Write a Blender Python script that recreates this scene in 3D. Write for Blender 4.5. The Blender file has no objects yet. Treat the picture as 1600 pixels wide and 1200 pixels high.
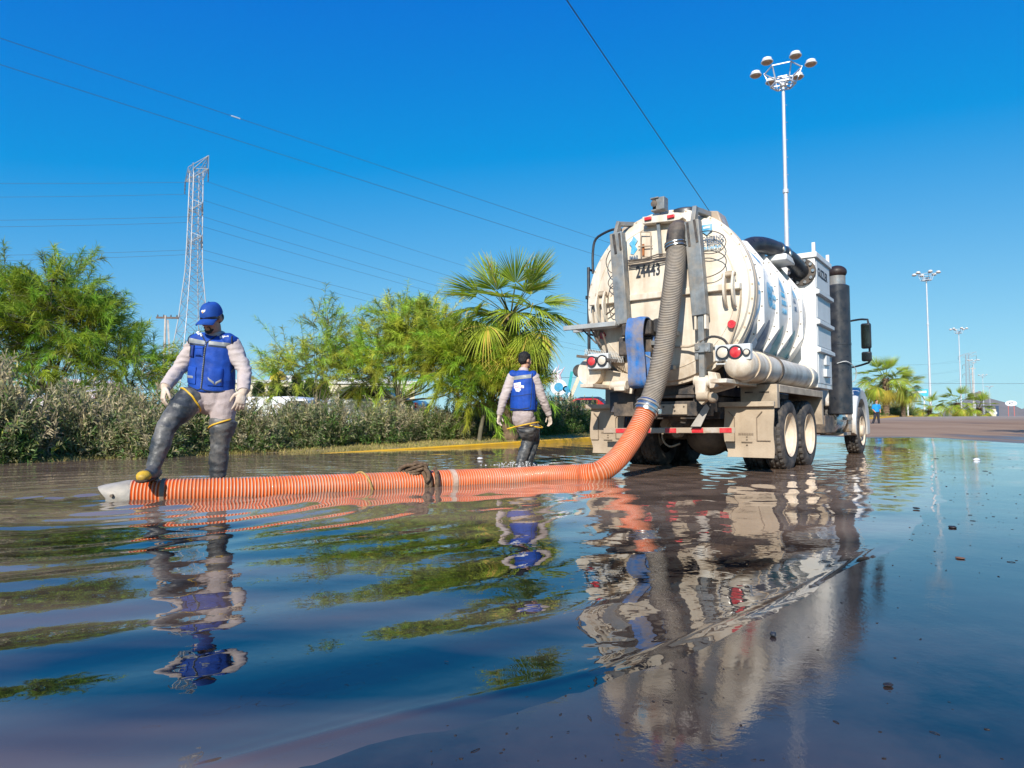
import bpy, bmesh, math, random
import numpy as np
from math import sin, cos, pi, radians, atan, atan2, sqrt, exp
from mathutils import Vector, Matrix, noise
from mathutils.bvhtree import BVHTree

# ------------------------------------------------------------------ camera, sky, sun, exposure
scene = bpy.context.scene
COL = scene.collection
CAM_H = 0.655
cam_data = bpy.data.cameras.new('camera')
cam_data.sensor_width = 36.0
cam_data.lens = 36.0 * 1067.0 / 1600.0
cam_data.clip_start = 0.05
cam_data.clip_end = 20000.0
cam = bpy.data.objects.new('camera', cam_data)
COL.objects.link(cam)
cam.location = (0, 0, CAM_H)
cam.rotation_euler = (pi / 2 + atan(60.0 / 1067.0), 0, 0)
scene.camera = cam

SUN_EL, SUN_AZ = radians(33.0), atan2(-0.30, -0.95)      # azimuth measured from +Y towards +X
SUN_DIR = Vector((sin(SUN_AZ) * cos(SUN_EL), cos(SUN_AZ) * cos(SUN_EL), sin(SUN_EL)))
world = bpy.data.worlds.new('World')
scene.world = world
world.use_nodes = True
wn = world.node_tree
bg = wn.nodes['Background']
sky = wn.nodes.new('ShaderNodeTexSky')
sky.sky_type = 'NISHITA'
sky.sun_disc = False
sky.sun_elevation = SUN_EL
sky.sun_rotation = SUN_AZ
sky.altitude = 3000.0
sky.air_density = 1.0
sky.dust_density = 1.0
sky.ozone_density = 3.0
# one tone curve for the whole sky: a clear, strongly saturated desert blue that pales towards the horizon
sep = wn.nodes.new('ShaderNodeSeparateColor'); comb = wn.nodes.new('ShaderNodeCombineColor')
wn.links.new(sky.outputs[0], sep.inputs[0])
def sky_math(op, a, b):
    n = wn.nodes.new('ShaderNodeMath'); n.operation = op
    for s_, v in ((n.inputs[0], a), (n.inputs[1], b)):
        if hasattr(v, 'is_linked'): wn.links.new(v, s_)
        else: s_.default_value = v
    return n.outputs[0]
SKY_GAIN = 10.0
def sky_roll(v, lo, gain, k):                    # gain above a foot, rolled off towards white
    x = sky_math('MULTIPLY', sky_math('MAXIMUM', sky_math('SUBTRACT', sky_math('MULTIPLY', v, 0.1), lo), 0.0006), gain)
    return sky_math('MULTIPLY', sky_math('DIVIDE', x, sky_math('ADD', sky_math('MULTIPLY', x, k), 1.0)), SKY_GAIN)
wn.links.new(sky_roll(sep.outputs[0], 0.108, 1.6, 1.3), comb.inputs[0])
wn.links.new(sky_roll(sep.outputs[1], 0.028, 1.85, 0.75), comb.inputs[1])
wn.links.new(sky_math('MULTIPLY', sky_math('POWER', sky_math('MULTIPLY', sep.outputs[2], 0.1), 0.25), 0.80 * SKY_GAIN), comb.inputs[2])
wn.links.new(comb.outputs[0], bg.inputs['Color'])
bg.inputs['Strength'].default_value = 0.10

sun_data = bpy.data.lights.new('sun', 'SUN')
sun_data.energy = 5.0
sun_data.angle = radians(0.53)
sun_data.color = (1.0, 0.945, 0.86)
sun = bpy.data.objects.new('sun', sun_data)
COL.objects.link(sun)
sun.rotation_euler = SUN_DIR.to_track_quat('Z', 'Y').to_euler()

scene.view_settings.view_transform = 'Standard'
scene.view_settings.look = 'None'
scene.view_settings.exposure = 0.27
scene.view_settings.gamma = 1.0
scene.view_settings.use_curve_mapping = False
scene.render.engine = 'CYCLES'
scene.cycles.use_denoising = True
scene.cycles.max_bounces = 6
scene.cycles.transparent_max_bounces = 6
scene.cycles.caustics_reflective = False
scene.cycles.caustics_refractive = False

# ------------------------------------------------------------------ helpers
RNG = random.Random(7)
NPR = np.random.default_rng(11)
AL = radians(36.3)
UX, UY = sin(AL), cos(AL)                    # along the road
def W(s, t, z=0.0): return Vector((s * UX - t * UY, s * UY + t * UX, z))
def ST(x, y): return x * UX + y * UY, -x * UY + y * UX
def smooth(a, b, x):
    k = np.clip((x - a) / (b - a), 0, 1)
    return k * k * (3 - 2 * k)

def mat(name, col, rough=0.55, metal=0.0, var=0.18, scale=6.0, bump=0.0, bscale=60.0, dirt=None, mud=None,
        streak=None, spec=0.5, coat=0.0, trans=0.0, ior=1.45, attr=False, detail=4.0, leafy=0.0):
    """Principled material: noise-varied colour, dirt=(colour, amount, scale), mud=(colour, z_low, z_high) splashed from below."""
    m = bpy.data.materials.new(name)
    m.use_nodes = True
    nt = m.node_tree
    N, L = nt.nodes, nt.links
    b = N['Principled BSDF']
    b.inputs['Roughness'].default_value = rough
    b.inputs['Metallic'].default_value = metal
    b.inputs['Specular IOR Level'].default_value = spec
    b.inputs['IOR'].default_value = ior
    b.inputs['Coat Weight'].default_value = coat
    b.inputs['Transmission Weight'].default_value = trans
    tc = N.new('ShaderNodeTexCoord')
    def nz(sc, det=detail, co=None, rgh=0.55):
        n = N.new('ShaderNodeTexNoise')
        n.inputs['Scale'].default_value = sc
        n.inputs['Detail'].default_value = det
        n.inputs['Roughness'].default_value = rgh
        L.new(co or tc.outputs['Object'], n.inputs['Vector'])
        return n
    def mix(a, bb, f, kind='MIX'):
        x = N.new('ShaderNodeMix'); x.data_type = 'RGBA'; x.blend_type = kind
        for sock, val in ((x.inputs[6], a), (x.inputs[7], bb), (x.inputs[0], f)):
            if hasattr(val, 'is_linked'): L.new(val, sock)
            elif isinstance(val, (int, float)): sock.default_value = val
            else: sock.default_value = (*val, 1) if len(val) == 3 else val
        return x.outputs[2]
    def rng(v, a, bb, c=0.0, d=1.0):
        r = N.new('ShaderNodeMapRange'); r.clamp = True
        L.new(v, r.inputs[0])
        for i, q in enumerate((a, bb, c, d)): r.inputs[1 + i].default_value = q
        return r.outputs[0]
    def mul(a, bb):
        x = N.new('ShaderNodeMath'); x.operation = 'MULTIPLY'
        for sock, val in ((x.inputs[0], a), (x.inputs[1], bb)):
            if hasattr(val, 'is_linked'): L.new(val, sock)
            else: sock.default_value = val
        return x.outputs[0]
    n1 = nz(scale)
    f = rng(n1.outputs['Fac'], 0.3, 0.7)
    if attr:
        a = N.new('ShaderNodeAttribute'); a.attribute_name = 'Col'
        base = a.outputs['Color']
        c = mix(base, mix((1 - var,) * 3, (1 + var,) * 3, f), 1.0, 'MULTIPLY')
    else:
        c = mix([x * (1 - var) for x in col], [min(1, x * (1 + var)) for x in col], f)
    if streak:
        mp = N.new('ShaderNodeMapping'); mp.inputs['Scale'].default_value = (streak[2], streak[2], streak[2] * 0.06)
        L.new(tc.outputs['Object'], mp.inputs[0])
        sn = nz(1.0, 4.0, mp.outputs[0])
        c = mix(c, streak[0], mul(rng(sn.outputs['Fac'], 0.48, 0.75), streak[1]))
    if dirt:
        dn = nz(dirt[2], 6.0, None, 0.65)
        c = mix(c, dirt[0], mul(rng(dn.outputs['Fac'], 0.42, 0.66), dirt[1]))
    if mud:
        sp = N.new('ShaderNodeSeparateXYZ'); L.new(tc.outputs['Object'], sp.inputs[0])
        mn = nz(4.0, 7.0, None, 0.65)
        g = rng(sp.outputs['Z'], mud[2], mud[1])
        add = N.new('ShaderNodeMath'); add.operation = 'ADD'
        L.new(g, add.inputs[0]); L.new(rng(mn.outputs['Fac'], 0.3, 0.7, -0.45, 0.45), add.inputs[1])
        c = mix(c, mud[0], rng(add.outputs[0], 0.3, 0.95, 0.0, 0.9))
    L.new(c, b.inputs['Base Color'])
    rn = nz(scale * 3)
    L.new(rng(rn.outputs['Fac'], 0.25, 0.75, max(0.02, rough - 0.1), min(1, rough + 0.12)), b.inputs['Roughness'])
    if bump:
        bn = nz(bscale, 5.0)
        bp = N.new('ShaderNodeBump'); bp.inputs['Strength'].default_value = bump; bp.inputs['Distance'].default_value = 0.02
        L.new(bn.outputs['Fac'], bp.inputs['Height']); L.new(bp.outputs[0], b.inputs['Normal'])
    if leafy:                                    # light that passes through thin leaves
        t = N.new('ShaderNodeBsdfTranslucent'); L.new(c, t.inputs['Color'])
        x = N.new('ShaderNodeMixShader'); x.inputs[0].default_value = leafy
        L.new(b.outputs[0], x.inputs[1]); L.new(t.outputs[0], x.inputs[2]); L.new(x.outputs[0], N['Material Output'].inputs['Surface'])
    return m

def set_props(o, label=None, cat=None, group=None, kind=None):
    if label: o['label'] = label
    if cat: o['category'] = cat
    if group: o['group'] = group
    if kind: o['kind'] = kind
    return o

def empty(name, label, cat, loc=(0, 0, 0), rz=0.0, group=None):
    o = bpy.data.objects.new(name, None)
    COL.objects.link(o)
    o.location = loc
    o.rotation_euler = (0, 0, rz)
    o.empty_display_size = 0.2
    return set_props(o, label, cat, group)

def link_mesh(name, me, m=None, parent=None, kind=None):
    o = bpy.data.objects.new(name, me)
    if m is not None and not len(me.materials):
        for x in (m if isinstance(m, (list, tuple)) else [m]): me.materials.append(x)
    COL.objects.link(o)
    if parent: o.parent = parent
    if kind: o['kind'] = kind
    return o

def np_mesh(name, verts, quads, cols=None, smooth_=False):
    """Fast mesh from numpy arrays: verts (n,3), quads (m,4) or (m,3)."""
    me = bpy.data.meshes.new(name)
    verts = np.asarray(verts, np.float32); quads = np.asarray(quads, np.int32)
    k = quads.shape[1]
    me.vertices.add(len(verts)); me.vertices.foreach_set('co', verts.ravel())
    me.loops.add(quads.size); me.loops.foreach_set('vertex_index', quads.ravel())
    me.polygons.add(len(quads))
    me.polygons.foreach_set('loop_start', np.arange(0, quads.size, k, dtype=np.int32))
    me.polygons.foreach_set('loop_total', np.full(len(quads), k, np.int32))
    if cols is not None:
        a = me.color_attributes.new('Col', 'FLOAT_COLOR', 'POINT')
        cc = np.ones((len(verts), 4), np.float32); cc[:, :3] = cols
        a.data.foreach_set('color', cc.ravel())
    me.update(calc_edges=True)
    if smooth_: me.shade_smooth()
    return me

class MB:
    """Collects shapes and links them as one mesh object."""
    def __init__(s): s.v, s.f, s.mi, s.cur = [], [], [], 0
    def m(s, i): s.cur = i; return s
    def add(s, vs, fs):
        o = len(s.v)
        s.v += [tuple(v) for v in vs]
        s.f += [tuple(i + o for i in f) for f in fs]
        s.mi += [s.cur] * len(fs)
        return s
    def box(s, c, d, R=None):
        vs = [Vector((x * d[0] / 2, y * d[1] / 2, z * d[2] / 2)) for x in (-1, 1) for y in (-1, 1) for z in (-1, 1)]
        if R is not None: vs = [R @ v for v in vs]
        c = Vector(c)
        return s.add([v + c for v in vs], [(0, 1, 3, 2), (4, 6, 7, 5), (0, 4, 5, 1), (2, 3, 7, 6), (0, 2, 6, 4), (1, 5, 7, 3)])
    def b2(s, lo, hi):
        return s.box([(a + b) / 2 for a, b in zip(lo, hi)], [abs(b - a) for a, b in zip(lo, hi)])
    def bar(s, p, q, w, h, up=(0, 0, 1)):
        p, q = Vector(p), Vector(q); d = q - p; L = d.length; d.normalize()
        x = d.cross(Vector(up))
        if x.length < 1e-4: x = d.cross(Vector((0, 1, 0)))
        x.normalize(); z = x.cross(d)
        R = Matrix((x, d, z)).transposed()
        return s.box((p + q) / 2, (w, L, h), R)
    def loft(s, rings, cap=True, closed=False):
        n = len(rings[0]); vs = [v for r in rings for v in r]; fs = []
        m = len(rings)
        for i in range(m if closed else m - 1):
            j = (i + 1) % m
            for k in range(n):
                fs.append((i * n + k, i * n + (k + 1) % n, j * n + (k + 1) % n, j * n + k))
        if cap and not closed:
            fs.append(tuple(range(n - 1, -1, -1))); fs.append(tuple((m - 1) * n + k for k in range(n)))
        return s.add(vs, fs)
    def tube(s, pts, r, seg=10, cap=True, closed=False, rad=None, flat=1.0):
        pts = [Vector(p) for p in pts]
        rings = []
        up = Vector((0, 0, 1)); n = len(pts); nrm = None
        for i, p in enumerate(pts):
            a = pts[(i - 1) % n] if (closed or i) else pts[i]
            b = pts[(i + 1) % n] if (closed or i < n - 1) else pts[i]
            t = (b - a).normalized()
            if nrm is None:
                nrm = up - t * up.dot(t)
                if nrm.length < 1e-3: nrm = Vector((0, 1, 0)) - t * t.y
            else: nrm = nrm - t * nrm.dot(t)
            nrm.normalize(); bi = t.cross(nrm)
            rr = rad[i] if rad is not None else r
            rings.append([p + (nrm * cos(2 * pi * k / seg) * flat + bi * sin(2 * pi * k / seg)) * rr for k in range(seg)])
        return s.loft(rings, cap, closed)
    def cyl(s, p, q, r, r2=None, seg=20, cap=True):
        return s.tube([p, q], r, seg, cap, rad=[r, r if r2 is None else r2])
    def lathe(s, prof, o=(0, 0, 0), axis='Y', seg=32, cap=True):
        """prof: (radius, position along axis)."""
        o = Vector(o); rings = []
        for r, a in prof:
            ring = []
            for k in range(seg):
                c_, s_ = cos(2 * pi * k / seg) * r, sin(2 * pi * k / seg) * r
                v = {'Y': (c_, a, s_), 'X': (a, c_, s_), 'Z': (c_, s_, a)}[axis]
                ring.append(o + Vector(v))
            rings.append(ring)
        return s.loft(rings, cap)
    def prism(s, poly, y0, y1, plane='XZ'):
        n = len(poly)
        def P(a, b, c): return {'XZ': (a, c, b), 'XY': (a, b, c), 'YZ': (c, a, b)}[plane]
        vs = [P(a, b, y0) for a, b in poly] + [P(a, b, y1) for a, b in poly]
        fs = [tuple(range(n)), tuple(range(2 * n - 1, n - 1, -1))] + [(k, k + n, (k + 1) % n + n, (k + 1) % n) for k in range(n)]
        return s.add(vs, fs)
    def sph(s, c, r, seg=16, rings=10, R=None):
        r = (r, r, r) if isinstance(r, (int, float)) else r
        c = Vector(c); rr = []
        for i in range(rings + 1):
            a = -pi / 2 + pi * i / rings
            a = max(-pi / 2 + 0.02, min(pi / 2 - 0.02, a))
            ring = [Vector((cos(a) * cos(2 * pi * k / seg) * r[0], cos(a) * sin(2 * pi * k / seg) * r[1], sin(a) * r[2])) for k in range(seg)]
            rr.append([(R @ v if R is not None else v) + c for v in ring])
        return s.loft(rr)
    def mesh(s, name='mesh', sm=None, fix=True):
        me = bpy.data.meshes.new(name)
        me.from_pydata(s.v, [], s.f)
        me.polygons.foreach_set('material_index', s.mi)
        if fix:
            bm = bmesh.new(); bm.from_mesh(me)
            bmesh.ops.recalc_face_normals(bm, faces=bm.faces)
            bm.to_mesh(me); bm.free()
        if sm is not None:
            me.shade_smooth()
            me.set_sharp_from_angle(angle=radians(sm))
        return me
    def build(s, name, m, parent=None, sm=35, bev=0.0, kind=None, seg=2):
        o = link_mesh(name, s.mesh(name, sm), m, parent, kind)
        if bev:
            md = o.modifiers.new('bevel', 'BEVEL'); md.width = bev; md.segments = seg; md.limit_method = 'ANGLE'; md.angle_limit = radians(40)
            md.harden_normals = False
        return o

def spline(pts, n):
    """Catmull-Rom through pts, n samples evenly spaced along the length."""
    P = [Vector(p) for p in pts]; P = [P[0] * 2 - P[1]] + P + [P[-1] * 2 - P[-2]]
    out = []
    for i in range(1, len(P) - 2):
        for k in range(24):
            t = k / 24
            a, b, c, d = P[i - 1], P[i], P[i + 1], P[i + 2]
            out.append(0.5 * ((2 * b) + (c - a) * t + (2 * a - 5 * b + 4 * c - d) * t * t + (3 * b - 3 * c + d - a) * t ** 3))
    out.append(P[-2])
    L = [0]
    for i in range(1, len(out)): L.append(L[-1] + (out[i] - out[i - 1]).length)
    res = []; j = 0
    for k in range(n):
        l = L[-1] * k / (n - 1)
        while j < len(L) - 2 and L[j + 1] < l: j += 1
        f = (l - L[j]) / max(1e-9, L[j + 1] - L[j])
        res.append(out[j].lerp(out[j + 1], min(1, max(0, f))))
    return res, L[-1]

def text_mesh(body, size, M4, depth=0.002, sx=1.0, bold=0.0, align='LEFT'):
    c = bpy.data.curves.new('lettering', 'FONT'); c.body = body; c.size = size; c.extrude = depth; c.offset = bold * size; c.align_x = align
    c.resolution_u = 3
    o = bpy.data.objects.new('lettering', c); COL.objects.link(o)
    bpy.context.view_layer.update()
    dg = bpy.context.evaluated_depsgraph_get()
    me = bpy.data.meshes.new_from_object(o.evaluated_get(dg))
    COL.objects.unlink(o); bpy.data.objects.remove(o); bpy.data.curves.remove(c)
    me.transform(M4 @ Matrix.Diagonal((sx, 1, 1, 1)))
    return me
def text(body, size, M4, m, parent, name='lettering', **k):
    me = text_mesh(body, size, M4, **k); me.materials.clear()
    return link_mesh(name, me, m, parent)
# text lies in its local XY plane; these turn it onto a wall that faces -Y / +X
FACE_BACK = Matrix(((1, 0, 0, 0), (0, 0, -1, 0), (0, 1, 0, 0), (0, 0, 0, 1)))
FACE_RIGHT = Matrix(((0, 0, 1, 0), (1, 0, 0, 0), (0, 1, 0, 0), (0, 0, 0, 1)))

def clone(root, loc, rz=None, label=None, scale=None):
    r = root.copy(); COL.objects.link(r); r.location = loc
    if rz is not None: r.rotation_euler = (0, 0, rz)
    if label: r['label'] = label
    if scale is not None: r.scale = (scale, scale, scale)
    for ch in list(root.children):
        c = ch.copy(); COL.objects.link(c); c.parent = r
        for g in list(ch.children):
            d = g.copy(); COL.objects.link(d); d.parent = c
    return r
# ------------------------------------------------------------------ the ground, the flood water, the kerb
def shore(y):            # x of the water's edge on the near carriageway, by distance
    return np.interp(y, [-6, 0.2, 1.0, 1.29, 1.59, 1.86, 2.41, 3.11, 3.7, 5.8, 8.7, 17, 26, 40],
                     [-8, -2.2, -0.95, -0.55, -0.15, 0.32, 0.92, 1.55, 2.05, 3.5, 5.3, 10.4, 15.5, 26])
def vnoise(x, y, sc, seed=0):
    """cheap smooth value noise on arrays"""
    r = np.random.default_rng(seed); T = r.random((64, 64))
    fx, fy = x * sc, y * sc
    ix, iy = np.floor(fx).astype(int), np.floor(fy).astype(int)
    u, v = fx - ix, fy - iy; u = u * u * (3 - 2 * u); v = v * v * (3 - 2 * v)
    g = lambda a, b: T[a % 64, b % 64]
    return (g(ix, iy) * (1 - u) + g(ix + 1, iy) * u) * (1 - v) + (g(ix, iy + 1) * (1 - u) + g(ix + 1, iy + 1) * u) * v - 0.5
def rise(s):             # the road climbs to a crest and then falls away
    return np.interp(s, [-1e5, 20, 26, 40, 100, 125, 200, 600, 1e5], [0, 0, 0.06, 0.28, 1.36, 1.5, 0.9, -2.0, -2.0])
KERB_T = 11.85
def kerb_top(s): return np.interp(s, [-50, 6, 9.6, 20, 30, 1e5], [-0.05, -0.045, 0.0, 0.14, 0.17, 0.17])
def road_z(s, t):
    x = s * UX - t * UY; y = s * UY + t * UX
    d = x - shore(y)
    z = np.interp(d, [-6, -2.5, -0.5, 0, 0.4, 3, 30], [-0.13, -0.10, -0.025, 0.0, 0.006, 0.016, 0.03])
    z = z + (vnoise(x, y, 1.3, 1) * 0.012 + vnoise(x, y, 4.1, 2) * 0.006) * np.clip(np.abs(d - .2) * 0.8, 0.25, 1)
    return z + rise(s) + smooth(16, 24, s) * np.clip(0.06 * smooth(6, -1, d), 0, 1) * 1.2
def median_z(s, t):
    k = kerb_top(s) - 0.02
    return rise(s) * 0.97 + k + np.clip(t - 12.3, 0, 5) * 0.045 + vnoise(s, t, 0.9, 3) * 0.03

def grid_mesh(name, S, T, zf, m, kind='structure'):
    s, t = np.meshgrid(S, T, indexing='ij')
    x = s * UX - t * UY; y = s * UY + t * UX
    z = zf(s, t)
    n, k = s.shape
    idx = np.arange(n * k).reshape(n, k)
    q = np.stack([idx[:-1, :-1], idx[1:, :-1], idx[1:, 1:], idx[:-1, 1:]], -1).reshape(-1, 4)
    me = np_mesh(name, np.stack([x, y, z], -1).reshape(-1, 3), q, smooth_=True)
    return link_mesh(name, me, m, kind=kind)

def road_material():
    m = bpy.data.materials.new('wet_asphalt'); m.use_nodes = True
    nt = m.node_tree; N, L = nt.nodes, nt.links; b = N['Principled BSDF']
    tc = N.new('ShaderNodeTexCoord')
    def nz(sc, det=5.0, r=0.6, co=None):
        n = N.new('ShaderNodeTexNoise'); n.inputs['Scale'].default_value = sc; n.inputs['Detail'].default_value = det; n.inputs['Roughness'].default_value = r
        L.new(co or tc.outputs['Object'], n.inputs['Vector']); return n.outputs['Fac']
    def rng(v, a, bb, c=0.0, d=1.0):
        r = N.new('ShaderNodeMapRange'); L.new(v, r.inputs[0])
        for i, q in enumerate((a, bb, c, d)): r.inputs[1 + i].default_value = q
        return r.outputs[0]
    def ma(op, a, bb):
        x = N.new('ShaderNodeMath'); x.operation = op
        for sock, val in ((x.inputs[0], a), (x.inputs[1], bb)):
            if hasattr(val, 'is_linked'): L.new(val, sock)
            else: sock.default_value = val
        return x.outputs[0]
    def mix(a, bb, f):
        x = N.new('ShaderNodeMix'); x.data_type = 'RGBA'
        for sock, val in ((x.inputs[6], a), (x.inputs[7], bb), (x.inputs[0], f)):
            if hasattr(val, 'is_linked'): L.new(val, sock)
            else: sock.default_value = (*val, 1)
        return x.outputs[2]
    sp = N.new('ShaderNodeSeparateXYZ'); L.new(tc.outputs['Object'], sp.inputs[0])
    along = ma('ADD', ma('MULTIPLY', sp.outputs['X'], UX), ma('MULTIPLY', sp.outputs['Y'], UY))
    # dryness grows up the slope, in patches stretched along the road
    mp = N.new('ShaderNodeMapping'); mp.inputs['Rotation'].default_value = (0, 0, AL); mp.inputs['Scale'].default_value = (0.35, 0.06, 1)
    L.new(tc.outputs['Object'], mp.inputs[0])
    patch = nz(1.0, 6.0, 0.6, mp.outputs[0])
    dry = ma('ADD', rng(along, 20.0, 38.0), rng(patch, 0.3, 0.7, -0.55, 0.55))
    dry = rng(dry, 0.25, 0.75)
    asphalt = mix((0.008, 0.008, 0.011), (0.030, 0.023, 0.022), rng(nz(2.2, 7), 0.35, 0.65))
    asphalt = mix(asphalt, (0.080, 0.050, 0.040), rng(nz(0.55, 9, .68), 0.48, 0.68))
    film = ma('MULTIPLY', rng(sp.outputs['Y'], 2.7, 1.3, 0.0, 1.0), rng(nz(0.9, 7, .65), 0.40, 0.60))
    asphalt = mix(asphalt, (0.070, 0.045, 0.037), film)
    mudc = mix((0.25, 0.150, 0.090), (0.40, 0.27, 0.175), rng(patch, 0.3, 0.75))
    far = mix(mudc, (0.36, 0.31, 0.26), rng(along, 60.0, 105.0))
    c = mix(asphalt, far, dry)
    L.new(c, b.inputs['Base Color'])
    wet_r = rng(nz(1.6, 8, 0.65), 0.42, 0.72, 0.015, 0.11)
    r = N.new('ShaderNodeMix'); L.new(dry, r.inputs[0]); L.new(wet_r, r.inputs[2]); r.inputs[3].default_value = 0.85
    L.new(r.outputs[0], b.inputs['Roughness'])
    b.inputs['IOR'].default_value = 1.56
    L.new(rng(dry, 0, 1, 0.5, 0.08), b.inputs['Specular IOR Level'])
    bp = N.new('ShaderNodeBump'); bp.inputs['Distance'].default_value = 0.02
    ms = N.new('ShaderNodeMapping'); ms.inputs['Rotation'].default_value = (0, 0, AL); ms.inputs['Scale'].default_value = (16.0, 3.0, 1)
    L.new(tc.outputs['Object'], ms.inputs[0])                 # tyre-dragged streaks in the mud film
    grit = rng(nz(1.3, 6, .65), 0.42, 0.62, 0.15, 1.0)
    h = ma('ADD', ma('MULTIPLY', ma('ADD', ma('MULTIPLY', nz(85.0, 4), 0.55), ma('MULTIPLY', nz(1.0, 6, .7, ms.outputs[0]), 0.9)), grit), ma('MULTIPLY', nz(9.0, 5), 0.5))
    L.new(h, bp.inputs['Height'])
    L.new(rng(dry, 0, 1, 0.036, 0.6), bp.inputs['Strength'])
    L.new(bp.outputs[0], b.inputs['Normal'])
    return m

def water_material():
    m = bpy.data.materials.new('muddy_water'); m.use_nodes = True
    nt = m.node_tree; N, L = nt.nodes, nt.links; b = N['Principled BSDF']
    tc = N.new('ShaderNodeTexCoord')
    mp = N.new('ShaderNodeMapping'); mp.inputs['Rotation'].default_value = (0, 0, -0.7); mp.inputs['Scale'].default_value = (0.30, 1.1, 1)
    L.new(tc.outputs['Object'], mp.inputs[0])
    n = N.new('ShaderNodeTexNoise'); n.inputs['Scale'].default_value = 1.0; n.inputs['Detail'].default_value = 4.0
    L.new(mp.outputs[0], n.inputs['Vector'])
    r = N.new('ShaderNodeValToRGB')
    e = r.color_ramp.elements
    e[0].position = 0.42; e[0].color = (0.004, 0.005, 0.007, 1)
    e[1].position = 0.70; e[1].color = (0.235, 0.158, 0.110, 1)
    # the men and the truck have stirred the mud up, so it is thickest farther out
    sp = N.new('ShaderNodeSeparateXYZ'); L.new(tc.outputs['Object'], sp.inputs[0])
    st = N.new('ShaderNodeMapRange'); L.new(sp.outputs['Y'], st.inputs[0])
    for i, q in enumerate((3.2, 7.0, -0.02, 0.27)): st.inputs[1 + i].default_value = q
    sh = N.new('ShaderNodeMapRange'); L.new(sp.outputs['Y'], sh.inputs[0])          # and where it thins out over the shallow edge
    for i, q in enumerate((2.0, 1.2, 0.0, 0.20)): sh.inputs[1 + i].default_value = q
    a0 = N.new('ShaderNodeMath'); a0.operation = 'ADD'; L.new(st.outputs[0], a0.inputs[0]); L.new(sh.outputs[0], a0.inputs[1])
    ad = N.new('ShaderNodeMath'); ad.operation = 'ADD'; L.new(n.outputs['Fac'], ad.inputs[0]); L.new(a0.outputs[0], ad.inputs[1])
    L.new(ad.outputs[0], r.inputs[0]); L.new(r.outputs[0], b.inputs['Base Color'])
    b.inputs['Roughness'].default_value = 0.012
    b.inputs['IOR'].default_value = 1.72
    bn = N.new('ShaderNodeTexNoise'); bn.inputs['Scale'].default_value = 9.0; bn.inputs['Detail'].default_value = 2.0
    L.new(tc.outputs['Object'], bn.inputs['Vector'])
    bp = N.new('ShaderNodeBump'); bp.inputs['Strength'].default_value = 0.05; bp.inputs['Distance'].default_value = 0.02
    L.new(bn.outputs['Fac'], bp.inputs['Height']); L.new(bp.outputs[0], b.inputs['Normal'])
    return m

ROAD = road_material()
def lines(*segs):
    out = []
    for a, b_, st in segs: out += list(np.arange(a, b_, st))
    return np.array(out + [segs[-1][1]])
grid_mesh('road', lines((-400, -40, 40), (-40, -6, 2), (-6, 0, 0.5), (0, 8, 0.12), (8, 30, 0.4), (30, 140, 5), (140, 1400, 70)),
          lines((-45, -20, 5), (-20, -6, 0.7), (-6, 2, 0.12), (2, 11.6, 0.4), (11.6, 11.76, 0.16)), road_z, ROAD)
SOIL = mat('dry_soil', (0.36, 0.265, 0.145), 0.95, var=0.4, scale=1.5, bump=0.6, bscale=14, dirt=((0.22, 0.20, 0.06), 0.6, 3.0))
grid_mesh('median', lines((-60, -4, 4), (-4, 36, 0.5), (36, 140, 4), (140, 1400, 70)), lines((11.9, 18.6, 0.35)), median_z, SOIL)
PALE = mat('pale_ground', (0.30, 0.25, 0.19), 0.95, var=0.25, scale=0.06, bump=0.3, bscale=2, dirt=((0.13, 0.13, 0.07), 0.6, 0.03))
def outer_z(s, t): return rise(s) * np.where(np.abs(t) < 200, 0.95, 0.6) - 0.03 - np.clip((np.abs(t) - 300) * 0.002, 0, 3)
grid_mesh('ground', lines((-6000, -500, 500), (-500, -100, 50), (-100, 150, 10), (150, 600, 50), (600, 7000, 400)),
          np.concatenate([lines((18.62, 60, 6), (60, 400, 40), (400, 6000, 400))]), outer_z, PALE)
grid_mesh('ground', lines((-6000, -500, 500), (-500, -100, 50), (-100, 150, 10), (150, 600, 50), (600, 7000, 400)),
          -np.concatenate([lines((45.02, 60, 5), (60, 400, 40), (400, 6000, 400))])[::-1], outer_z, PALE)

# the kerb, painted yellow, drowned at its near end
kb = MB(); rings = []
for s in lines((2, 40, 1.0), (40, 140, 6)):
    z = float(kerb_top(s) + rise(s)); w = 0.012 * sin(s * 1.7)
    rings.append([W(s, KERB_T - 0.09 + w, z - 0.35), W(s, KERB_T - 0.085 + w, z - 0.02), W(s, KERB_T - 0.06 + w, z), W(s, KERB_T + 0.06, z + 0.004), W(s, KERB_T + 0.07, z - 0.02), W(s, KERB_T + 0.07, z - 0.35)])
kb.loft(rings)
kb.build('kerb', mat('yellow_kerb_paint', (0.86, 0.47, 0.015), 0.6, var=0.12, scale=5, bump=0.3, bscale=40, dirt=((0.52, 0.32, 0.08), 0.5, 2.5)), kind='structure')

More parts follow.
